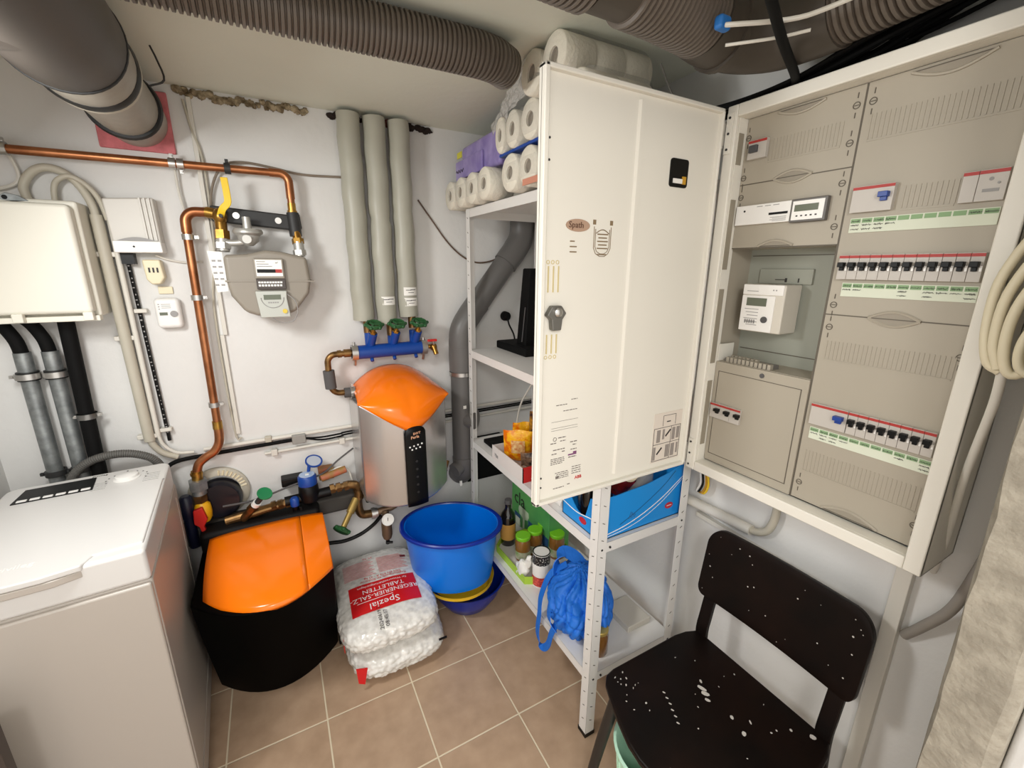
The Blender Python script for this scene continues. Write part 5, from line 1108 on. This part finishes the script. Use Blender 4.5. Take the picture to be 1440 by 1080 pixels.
breaker(t, .502, .074, 1.208, 1.257, 'blue', .018, 'residual_current_breaker')
for i in range(8): breaker(t, .427-i*.0181, .0181, 1.208, 1.257)
breaker(t, .502, .070, 1.663, 1.712, 'blue', .016, 'residual_current_breaker')
b = breaker(t, .338, .020, 1.663, 1.712, None)
b = breaker(t, .318, .036, 1.663, 1.712, None, name='timer_switch')
mb = MB(); mb.box(XP-.0115, XP-.011, .290, .310, 1.677, 1.682); mb.cyl((XP-.0125, .292, 1.69), (XP-.011, .292, 1.69), .002, 8); mb.cyl((XP-.0115, .302, 1.697), (XP-.011, .302, 1.697), .003, 12); obj('timer_print', mb, WPRINT, b)
b = breaker(t, .748, .046, 1.808, 1.850, None, name='main_switch')
mb = MB(); mb.box(XP-.018, XP-.010, .722, .742, 1.822, 1.838); obj('toggle', mb, mat('switch_grey', (70, 70, 72), .4), b, bevel=.001)
for i in range(3): breaker(md, .759-i*.0302, .0302, 1.146, 1.188, 'black', .014)
def labels(yl, yr, z, n, hand):
    mb = MB(); mb.box(XP-.0025, XP, yr, yl, z-.028, z); s = obj('label_strip', mb, PALELAB, t)
    mb = MB(); d = (yl-yr)/n
    for i in range(n): mb.box(XP-.0031, XP-.0024, yl-d*(i+.93), yl-d*(i+.07), z-.0095, z-.0015)
    obj('green_field', mb, GREENLAB, s)
    mb = MB(); rg = random.Random(int(z*1000))
    for i in range(n):
        rows_ = hand[i] if i < len(hand) else 0
        for q in range(rows_):
            y = yl-d*(i+.12); zz = z-.006-.0078*q
            while y > yl-d*(i+.85):
                l = rg.uniform(.001, .0028); h = rg.uniform(-.002, .002); mb.tube([(XP-.0034, y, zz-h), (XP-.0034, y-l, zz+h)], .0004, 4); y -= l*.9
    obj('handwriting', mb, DPRINT, s)
labels(.500, .284, 1.653, 11, [3, 3, 3, 2, 0, 0, 0, 0, 0, 1, 1]); labels(.492, .283, 1.525, 11, [2, 2, 1, 1, 1, 3, 1, 3, 2, 2, 3]); labels(.500, .281, 1.199, 11, [2, 3, 3, 2, 1, 1, 1, 1, 2, 1, 3])
# time switch unit with display in the left column
mb = MB(); mb.box(XP-.010, XP+.001, .622, .758, 1.658, 1.703); u = obj('control_module', mb, WHITEP, t, bevel=.001)
mb = MB(); mb.box(XP-.0108, XP-.0098, .628, .672, 1.676, 1.681); mb.cyl((XP-.0108, .735, 1.69), (XP-.0098, .735, 1.69), .0025, 8); obj('module_slot', mb, BLACK, u)
mb = MB()
for k in range(4): mb.box(XP-.0105, XP-.0099, .63, .668-.006*(k % 2), 1.670-.0028*k, 1.671-.0028*k)
for k in range(3): mb.box(XP-.0105, XP-.0099, .65+.02*k, .664+.02*k, 1.697, 1.6985)
obj('module_print', mb, WPRINT, u)
mb = MB(); mb.box(XP-.012, XP+.001, .546, .622, 1.654, 1.704); u = obj('digital_timer', mb, mat('timer_frame', (92, 88, 84), .4), t, bevel=.002)
obj('timer_face', MB().box(XP-.0128, XP-.0115, .551, .617, 1.659, 1.699), WHITEP, u); obj('display', MB().box(XP-.0135, XP-.0125, .562, .612, 1.677, 1.691), LCD, u)
mb = MB()
for k in range(5): mb.box(XP-.0133, XP-.0127, .563+.010*k, .567+.010*k, 1.666, 1.669)
obj('timer_print', mb, DPRINT, u)
# open meter bay
mb = MB(); mb.box(1.165, 1.168, YL0-.005, YL1+.012, 1.29, 1.62); by = obj('meter_board', mb, PLATE, t)
obj('bay_side', MB().box(XP+.004, 1.168, YL0-.006, YL0-.003, 1.305, 1.603).box(XP+.004, 1.168, YL1+.006, YL1+.009, 1.305, 1.603).box(XP+.004, 1.168, YL0, YL1+.01, 1.602, 1.606), COVER, t)
obj('board_groove', MB().box(1.1635, 1.1655, YL0, YL1, 1.585, 1.587).box(1.1635, 1.1655, YL0, YL1, 1.335, 1.337), COVERD, by)
obj('meter_rail', MB().box(1.158, 1.166, .60, .735, 1.515, 1.553), PLATE, by, bevel=.002)
obj('rail_print', MB().box(1.157, 1.1585, .665, .69, 1.525, 1.527).box(1.157, 1.1585, .63, .633, 1.52, 1.53).box(1.157, 1.1585, .66, .665, 1.52, 1.53), DPRINT, by)
mb = MB(); mb.box(XP+.004, 1.165, YL0, YL1, 1.302, 1.306); obj('terminal_shelf', mb, COVER, t)
mb = MB(); mb.box(XP+.010, XP+.045, .62, .748, 1.306, 1.316); tb = obj('terminal_block', mb, mat('terminal_grey', (116, 112, 108), .5), t)
mb = MB()
for k in range(11): mb.box(XP+.006, XP+.02, .742-.0115*k-.008, .742-.0115*k, 1.306, 1.3195)
for k in range(7): mb.box(XP+.024, XP+.036, .742-.0115*k-.008, .742-.0115*k, 1.316, 1.3225)
obj('terminal', mb, COVER, tb, bevel=.001)
obj('side_bracket', MB().prism([(YL1-.001, 1.305), (YL1-.001, 1.352), (YL1-.003, 1.352), (YL1-.003, 1.305)], 'x', XP-.002, XP+.06), CABW, t)
# hinges
for z in (1.87, 1.03):
    mb = MB(); mb.cyl((XF-.004, Y1+.004, z-.03), (XF-.004, Y1+.004, z+.03), .006, 12); mb.box(XF-.02, XF-.003, Y1-.003, Y1+.009, z-.025, z+.025); obj('hinge', mb, STEEL, t)
    mb = MB(); mb.box(XF-.004, XF-.001, Y1-.02, Y1-.004, z-.045, z+.045); h = obj('hinge_leaf', mb, CABW, t)
    mb = MB()
    for dz in (-.035, 0, .035): mb.cyl((XF-.0055, Y1-.012, z+dz), (XF-.003, Y1-.012, z+dz), .003, 8)
    obj('screw', mb, DKSTEEL, h)
# the open door
DX0, DX1, DY, DZ0, DZ1 = .499, 1.016, .800, .992, 1.925
mb = MB(); mb.box(DX0, DX1, DY, DY+.0015, DZ0, DZ1); dr = obj('door', mb, CABW, t, label='cabinet door swung fully open')
mb = MB(); lp = .012
for (a, b, c, d) in ((DX0, DX0+.012, DZ0, DZ1), (DX1-.008, DX1, DZ0, DZ1), (DX0, DX1, DZ0, DZ0+.010), (DX0, DX1, DZ1-.010, DZ1)): mb.box(a, b, DY-lp, DY+.012, c, d)
obj('door_rim', mb, CABW, dr, bevel=.003)
mb = MB(); mb.prism([(.746, DY), (.750, DY-.006), (.760, DY-.006), (.764, DY)], 'z', DZ0+.028, DZ1-.022); obj('stiffening_rib', mb, CABW, dr)
mb = MB()
for z in (1.80, 1.76, 1.06, 1.035): mb.cyl((DX0+.02, DY-.001, z), (DX0+.02, DY+.001, z), .0025, 8)
obj('screw_hole', mb, DKSTEEL, dr)
rp = []
for (x, z, a0) in ((.909, 1.795, 0), (.864, 1.795, 90), (.864, 1.747, 180), (.909, 1.747, 270)):
    for k in range(6): a = math.radians(a0+18*k); rp.append((x+.007*math.cos(a), z+.007*math.sin(a)))
wn = MB().prism(rp, 'y', DY-.003, DY); wo = obj('window_recess', wn, BLACK, dr, label='dark rounded sight window')
obj('window_part', MB().box(.866, .896, DY-.006, DY-.0035, 1.748, 1.758), PAPER, wo); obj('window_part', MB().box(.896, .908, DY-.006, DY-.0035, 1.747, 1.764), mat('amber_part', (200, 150, 40), .4), wo)
mb = MB(); mb.prism([(.515, 1.452), (.528, 1.472), (.553, 1.472), (.566, 1.455), (.556, 1.442), (.553, 1.418), (.530, 1.418), (.527, 1.442)], 'y', DY-.016, DY); lt = obj('latch', mb, mat('latch_grey', (112, 110, 104), .4, .4), dr, bevel=.003, label='grey latch')
obj('latch_knob', MB().lathe([(.010, 0), (.010, .006), (.006, .009), (.0001, .009)], (.541, DY-.016, 1.458), (0, -1, 0), 16), STEEL, lt)
for z0_, z1_ in ((1.50, 1.555), (1.365, 1.408)):
    mb = MB()
    for x in (.523, .536, .549): mb.box(x, x+.0025, DY-.002, DY, z0_, z1_)
    for x in (.520, .532, .544): mb.lathe([(.003, 0), (.0045, 0), (.0045, .001), (.003, .001), (.003, 0)], (x+.003, DY, z1_+.008 if z0_ > 1.45 else z0_-.008), (0, -1, 0), 10)
    obj('latch_guide', mb, mat('guide_beige', (206, 190, 140), .6), dr)
mb = MB(); o = oval(0, 0, 0, 0); mb.add([Vector((.597+v.x*.032, DY-.0005-v.z*.8, 1.640+v.y*.013)) for v in o.v], o.f); st = obj('oval_sticker', mb, mat('brown_sticker', (176, 146, 124), .5), dr, label='brown oval sticker')
mb = MB(); mb.text('Spath', .018, (.572, DY-.0022, 1.635), (1, 0, 0), (0, 0, 1)); obj('sticker_text', mb, mat('brown_text', (96, 66, 50), .5), st)
ln = mat('fine_print', (132, 112, 84), .6); mb = MB()
for k, wdt in enumerate((.012, .018, .018)): mb.box(.578, .578+wdt, DY-.001, DY, 1.606-.011*k, 1.6085-.011*k)
for x in (.638, .686): mb.prism([(x, 1.644), (x+.008, 1.644), (x+.008, 1.654), (x, 1.654)], 'y', DY-.001, DY)
P = [(.642, 1.64), (.642, 1.595), (.648, 1.583), (.660, 1.577), (.674, 1.577), (.684, 1.583), (.690, 1.595), (.690, 1.64)]
for s_ in (0, 1):
    ce = Vector((.666, 0, 1.61)); Q = [ce + (Vector((x, 0, z))-ce)*(1-.17*s_) for x, z in P]; mb.tube([(q.x, DY-.0006, q.z) for q in Q], .0008, 5)
mb.tube([(.648+.036*i/8, DY-.0006, 1.626+.008*math.sin(PI*i/8)) for i in range(9)], .001, 5)
for k in range(5): mb.box(.652+.003*(k % 2), .682-.003*(k % 2), DY-.001, DY, 1.623-.0075*k, 1.6255-.0075*k)
for k in range(7): mb.box(.653+.004*k, .6555+.004*k, DY-.001, DY, 1.5795, 1.5825)
for q in split(mb, lambda c: 0 if c.x < .62 else 1, 2): obj('sticker_print', q, ln, dr)
gp = mat('grey_fine_print', (120, 112, 106), .6); mb = MB(); rg = random.Random(9)
def dash(x0, x1, z, h=.0016):
    x = x0
    while x < x1: l = rg.uniform(.004, .012); mb.box(x, min(x+l, x1), DY-.001, DY, z, z+h); x += l+.0022
dash(.557, .588, 1.238); dash(.60, .618, 1.248); dash(.578, .618, 1.222)
for z in (1.198, 1.182, 1.176): mb.box(.545, .622, DY-.0006, DY, z, z+.0006)
mb.lathe([(.0042, 0), (.0052, 0), (.0052, .001), (.0042, .001), (.0042, 0)], (.556, DY, 1.154), (0, -1, 0), 12)
for (a, b, z) in ((.566, .588, 1.155), (.572, .588, 1.146), (.544, .560, 1.143), (.602, .622, 1.138), (.610, .620, 1.13), (.604, .622, 1.118), (.552, .586, 1.125), (.548, .562, 1.115), (.578, .586, 1.118)): dash(a, b, z, .002)
for k in range(4): dash(.546, .586-.006*(k == 3), 1.102-.0045*k, .0016)
for k in range(4): dash(.560+.004*k, .600, 1.063-.005*k, .0014); dash(.610, .638, 1.070-.006*k, .0016)
mb.box(.562, .571, DY-.001, DY, 1.048, 1.055); dash(.556, .588, 1.022); dash(.598, .606, 1.025); dash(.598, .622, 1.098, .002)
for q in split(mb, lambda c: 0 if c.z > 1.17 else 1 if c.z > 1.078 else 2 if c.z > 1.04 else 3, 4): obj('door_print', q, gp, dr)
mb = MB(); mb.box(.597, .622, DY-.0012, DY, 1.104, 1.107); mb.box(.612, .622, DY-.0012, DY, 1.108, 1.112); obj('violet_print', mb, mat('violet_print', (120, 60, 110), .6), dr)
mb = MB(); mb.text('ABB', .012, (.620, DY-.001, 1.035), (1, 0, 0), (0, 0, 1)); obj('logo_text', mb, RED, dr)
mb = MB(); mb.box(.885, .995, DY-.0012, DY, 1.018, 1.165); sh = obj('instruction_sheet', mb, mat('sheet_cream', (224, 214, 202), .7), dr, label='assembly instruction sheet')
mb = MB()
for (a, b, c, d) in ((.888, .993, 1.022, 1.0232), (.888, .993, 1.120, 1.1212), (.888, .8892, 1.022, 1.1212), (.9918, .993, 1.022, 1.1212), (.955, .9562, 1.022, 1.12), (.888, .993, 1.072, 1.0732), (.92, .97, 1.155, 1.156), (.92, .921, 1.125, 1.156), (.969, .97, 1.125, 1.156), (.935, .95, 1.135, 1.138)): mb.box(a, b, DY-.0018, DY-.001, c, d)
for c in ((.934, 1.093), (.905, 1.042)): mb.tube([(c[0], DY-.0018, c[1]), (c[0]+.018, DY-.0018, c[1]+.018)], .0022, 5)
obj('sheet_lines', mb, DPRINT, sh)
mb = MB()
for (a, b, c, d) in ((.90, .914, 1.078, 1.115), (.922, .93, 1.085, 1.115), (.96, .972, 1.078, 1.115), (.977, .989, 1.08, 1.115), (.891, .90, 1.026, 1.065), (.938, .953, 1.028, 1.066), (.96, .974, 1.028, 1.066), (.981, .988, 1.034, 1.066)): mb.box(a, b, DY-.0018, DY-.001, c, d)
obj('sheet_figures', mb, mat('figure_grey', (150, 142, 136), .7), sh)

# electricity meter hung in the open bay
t = thing('electricity_meter', 'white digital electricity meter in the open bay of the cabinet', 'meter', (1.12, .67, 1.385))
mx = 1.088
obj('meter_case', MB().box(mx, 1.157, .618, .728, 1.395, 1.515), mat('meter_grey_white', (206, 200, 188), .4), t, bevel=.004)
obj('front_plate', MB().box(mx-.002, mx+.001, .640, .726, 1.397, 1.487), WHITEP, t, bevel=.001); obj('top_plate', MB().box(mx-.002, mx+.001, .622, .726, 1.489, 1.514), WHITEP, t, bevel=.001)
obj('display', MB().box(mx-.0032, mx-.0015, .660, .712, 1.461, 1.481), LCD, t); obj('optical_port', MB().cyl((mx-.005, .660, 1.428), (mx-.001, .660, 1.428), .008, 16), DKGREY, t)
mb = MB()
for k in range(6): mb.box(mx-.0026, mx-.0018, .678, .715-.004*(k % 3), 1.452-.008*k, 1.4535-.008*k)
for k in range(5): mb.box(mx-.0026, mx-.0018, .684+.006*k, .688+.006*k, 1.416, 1.426)
mb.box(mx-.0026, mx-.0018, .685, .715, 1.497, 1.4985); mb.box(mx-.0026, mx-.0018, .645, .648, 1.50, 1.503); mb.box(mx-.0026, mx-.0018, .638, .641, 1.50, 1.503)
obj('meter_print', mb, WPRINT, t)

# ------------------------------------------------------------------ cables at the right of the cabinet
t = thing('cable_coil', 'coil of thick cream cables hanging at the right edge of the cabinet', 'cable', (1.0, .22, 1.38))
for i, P in enumerate(([(.995, .10, 1.69), (.99, .20, 1.63), (.985, .238, 1.55), (.98, .240, 1.47), (.975, .228, 1.415), (.975, .21, 1.40)],
                       [(.985, .10, 1.67), (.975, .185, 1.61), (.97, .222, 1.53), (.968, .225, 1.45), (.968, .212, 1.405)],
                       [(.98, .10, 1.64), (.965, .175, 1.58), (.96, .207, 1.51), (.958, .21, 1.44), (.96, .195, 1.40), (.965, .165, 1.43), (.97, .12, 1.50)],
                       [(.97, .12, 1.56), (.955, .165, 1.52), (.95, .19, 1.46), (.95, .188, 1.415), (.955, .165, 1.40)])):
    obj('cable_loop', MB().tube(P, (.0068 if i < 3 else .006), 12, smooth=6), CABLEW, t)
tagit(obj('white_cable', MB().tube([(.975, .208, 1.405), (1.0, .212, 1.34), (1.06, .232, 1.20), (1.12, .245, 1.05), (1.165, .258, .955), (1.182, .264, .925)], .0065, 10, smooth=6), CONDLT), 'white cable running from the coil down to the cabinet corner', 'cable')
tagit(obj('grey_conduit', MB().tube([(1.18, .278, .745), (1.165, .25, .80), (1.145, .215, .88), (1.13, .195, .98), (1.12, .18, 1.10)], .010, 12, smooth=6), mat('mid_grey_conduit', (150, 144, 136), .5)), 'grey conduit entering the right wall below the cabinet corner', 'conduit')
tagit(obj('wall_trunking', MB().box(1.165, XR-.0005, .288, .318, .01, .978), CONDLT, bevel=.002), 'vertical white trunking on the right wall below the cabinet', 'trunking')
tagit(obj('wall_trunking', MB().prism([(.40, .738), (.40, .75), (.84, .762), (.84, .748)], 'x', 1.172, XR-.0005), CONDLT, bevel=.001), 'thin sloping white trunking on the right wall behind the chair', 'trunking')
t = thing('cable_conduit', 'grey white conduit with hose bend under the cabinet on the right wall', 'conduit', (1.17, .7, .8))
obj('conduit_tube', MB().tube([(1.17, 1.0, .785), (1.17, .65, .803)], .0165, 14), CONDLT, t)
obj('flexible_hose', MB().tube([(1.17, .655, .803), (1.17, .63, .808), (1.17, .605, .828), (1.17, .592, .87), (1.17, .59, .93), (1.17, .59, .979)], .011, 12, smooth=5), CONDUIT, t)
t = thing('loose_wires', 'loose yellow and black wires under the cabinet left corner', 'wires', (1.15, .80, .83))
for i, (m, dy) in enumerate(((YELLOW, 0), (mat('ochre_wire', (190, 140, 40), .5), .008), (BLACK, .02), (WHITEP, .028))):
    obj('wire', MB().tube([(1.175, .84+dy*.4, .835), (1.165, .815+dy, .845), (1.158, .80+dy, .88), (1.15, .80+dy, .93), (1.15, .79+dy, .979)], .0035, 8, smooth=5), m, t)

# ------------------------------------------------------------------ chair
t = thing('chair', 'dark stained wooden chair with paint spots under the cabinet', 'chair', (.85, .51, 0))
seat = [(1.06, .70), (1.02, .716), (.98, .722), (.73, .722), (.70, .716), (.680, .695), (.66, .65), (.641, .60), (.626, .55), (.622, .51), (.626, .47), (.641, .42), (.66, .37), (.680, .325), (.70, .304), (.73, .298), (.98, .298), (1.02, .304), (1.06, .32)]
mb = MB(); mb.prism(seat, 'z', .432, .452); st = obj('seat', mb, CHAIR, t, bevel=.007, bseg=3)
def spots(parent, pts, ax):
    mb = MB()
    for (a, b, l, w_, an) in pts:
        M = Matrix.Rotation(an, 2); q = [M @ Vector((l*math.cos(k*PI/4)*(.8+.3*((k*7) % 3)/2), w_*math.sin(k*PI/4))) for k in range(8)]
        if ax == 'z': mb.prism([(a+v.x, b+v.y) for v in q], 'z', .4515, .4528)
    obj('paint_spots', mb, PAINTSPOT, parent)
rg = random.Random(21); S = []
for (x, y) in ((.80, .60), (.795, .585), (.79, .57), (.782, .555), (.776, .54), (.768, .525)): S.append((x, y, .0045, .0018, 2.0))
S += [(.90, .56, .014, .005, 1.9), (.895, .545, .012, .006, 2.1), (.885, .53, .008, .004, 2), (.915, .575, .006, .003, 1), (.90, .47, .006, .004, 1), (.89, .43, .007, .005, .4), (.93, .44, .006, .002, 1), (.80, .36, .008, .005, 1), (1.03, .345, .008, .006, 2), (1.0, .38, .004, .003, 1)]
for k in range(20): S.append((rg.uniform(.67, 1.03), rg.uniform(.32, .70), rg.uniform(.001, .003), rg.uniform(.0008, .002), rg.uniform(0, 3)))
for k in range(10): S.append((rg.uniform(.69, .75), rg.uniform(.60, .70), rg.uniform(.0015, .004), rg.uniform(.001, .0025), rg.uniform(0, 3)))
spots(st, S, 'z')
def bk(u, v, off=0):
    y = .722 - .424*u; q = 2*u-1; rc = .05
    zt_ = .805 - .0*q; zb_ = .585
    e = max(0, abs(q)-.76)/.24; e2 = max(0, abs(q)-.9)/.1
    zt2 = zt_ - .058*(1-math.sqrt(max(0, 1-e*e))); zb2 = zb_ - .004 + .03*(1-math.sqrt(max(0, 1-e2*e2)))
    z = zb2 + (zt2-zb2)*v
    return Vector((1.075 + .012*q*q*-1 + .03*(z-.585)/.22 + off, y, z))
mb = MB(); mb.grid(lambda u, v: bk(.5-.5*math.cos(PI*u), v), 64, 10); o = obj('backrest', mb, CHAIR, t, smooth=60); sm = o.modifiers.new('thickness', 'SOLIDIFY'); sm.thickness = .014; sm.offset = 0
bv = o.modifiers.new('bevel', 'BEVEL'); bv.width = .004; bv.segments = 2; bv.limit_method = 'ANGLE'
mb = MB(); rg = random.Random(5)
for k in range(26):
    u, v = rg.uniform(.03, .97), rg.uniform(.06, .94); p = bk(u, v, -.0082); r = rg.uniform(.0008, .0026); mb.lathe([(.0001, 0), (r, 0), (r*.7, .0008), (.0001, .0008)], p, (-1, 0, 0), 7)
obj('paint_spots', mb, PAINTSPOT, o)
for y, s in ((.685, 1), (.335, -1)):
    mb = MB(); mb.ribbon([(1.135, y+.0*s, .002), (1.09, y, .25), (1.058, y, .44), (1.066, y, .52), (1.085, y, .62), (1.095, y, .70)], .036, .016, (0, 1, 0), smooth=4); obj('back_post', mb, CHAIR, t, bevel=.003)
    mb = MB(); mb.tube([(.72, .51+s*.17, .435), (.69, .51+s*.195, .22), (.66, .51+s*.215, .004)], [.017, .016, .013], 12); obj('leg', mb, CHAIRLEG, t)
obj('seat_rail', MB().box(.70, 1.05, .36, .375, .395, .432).box(.70, 1.05, .645, .66, .395, .432).box(.70, .715, .375, .645, .395, .432), CHAIRLEG, t)
# mint bin under the chair, with a bottle in it
t = thing('waste_bin', 'mint green bin under the front of the chair', 'bin', (.80, .60, 0))
cx, cy = .785, .592
prof = [(.075, .002), (.082, .01), (.105, .268)]
mb = MB(); mb.lathe([(.0001, .002)] + prof + [(.113, .270), (.115, .280), (.108, .283), (.102, .272)] + [(.080, .014), (.0001, .012)], (cx, cy, 0), seg=40); obj('bin_wall', mb, MINT, t, smooth=35)
mb = MB()
for k in range(16):
    a = PI*.6 + k*PI/14; mb.tube([(cx+.0835*math.cos(a), cy+.0835*math.sin(a), .03), (cx+.103*math.cos(a), cy+.103*math.sin(a), .24)], .003, 6)
obj('rib', mb, MINT, t)
bottle('bottle with black cap standing in the mint bin', .77, .56, .014, .034, .255, mat('clear_bottle', (170, 176, 170), .1), BLACK)
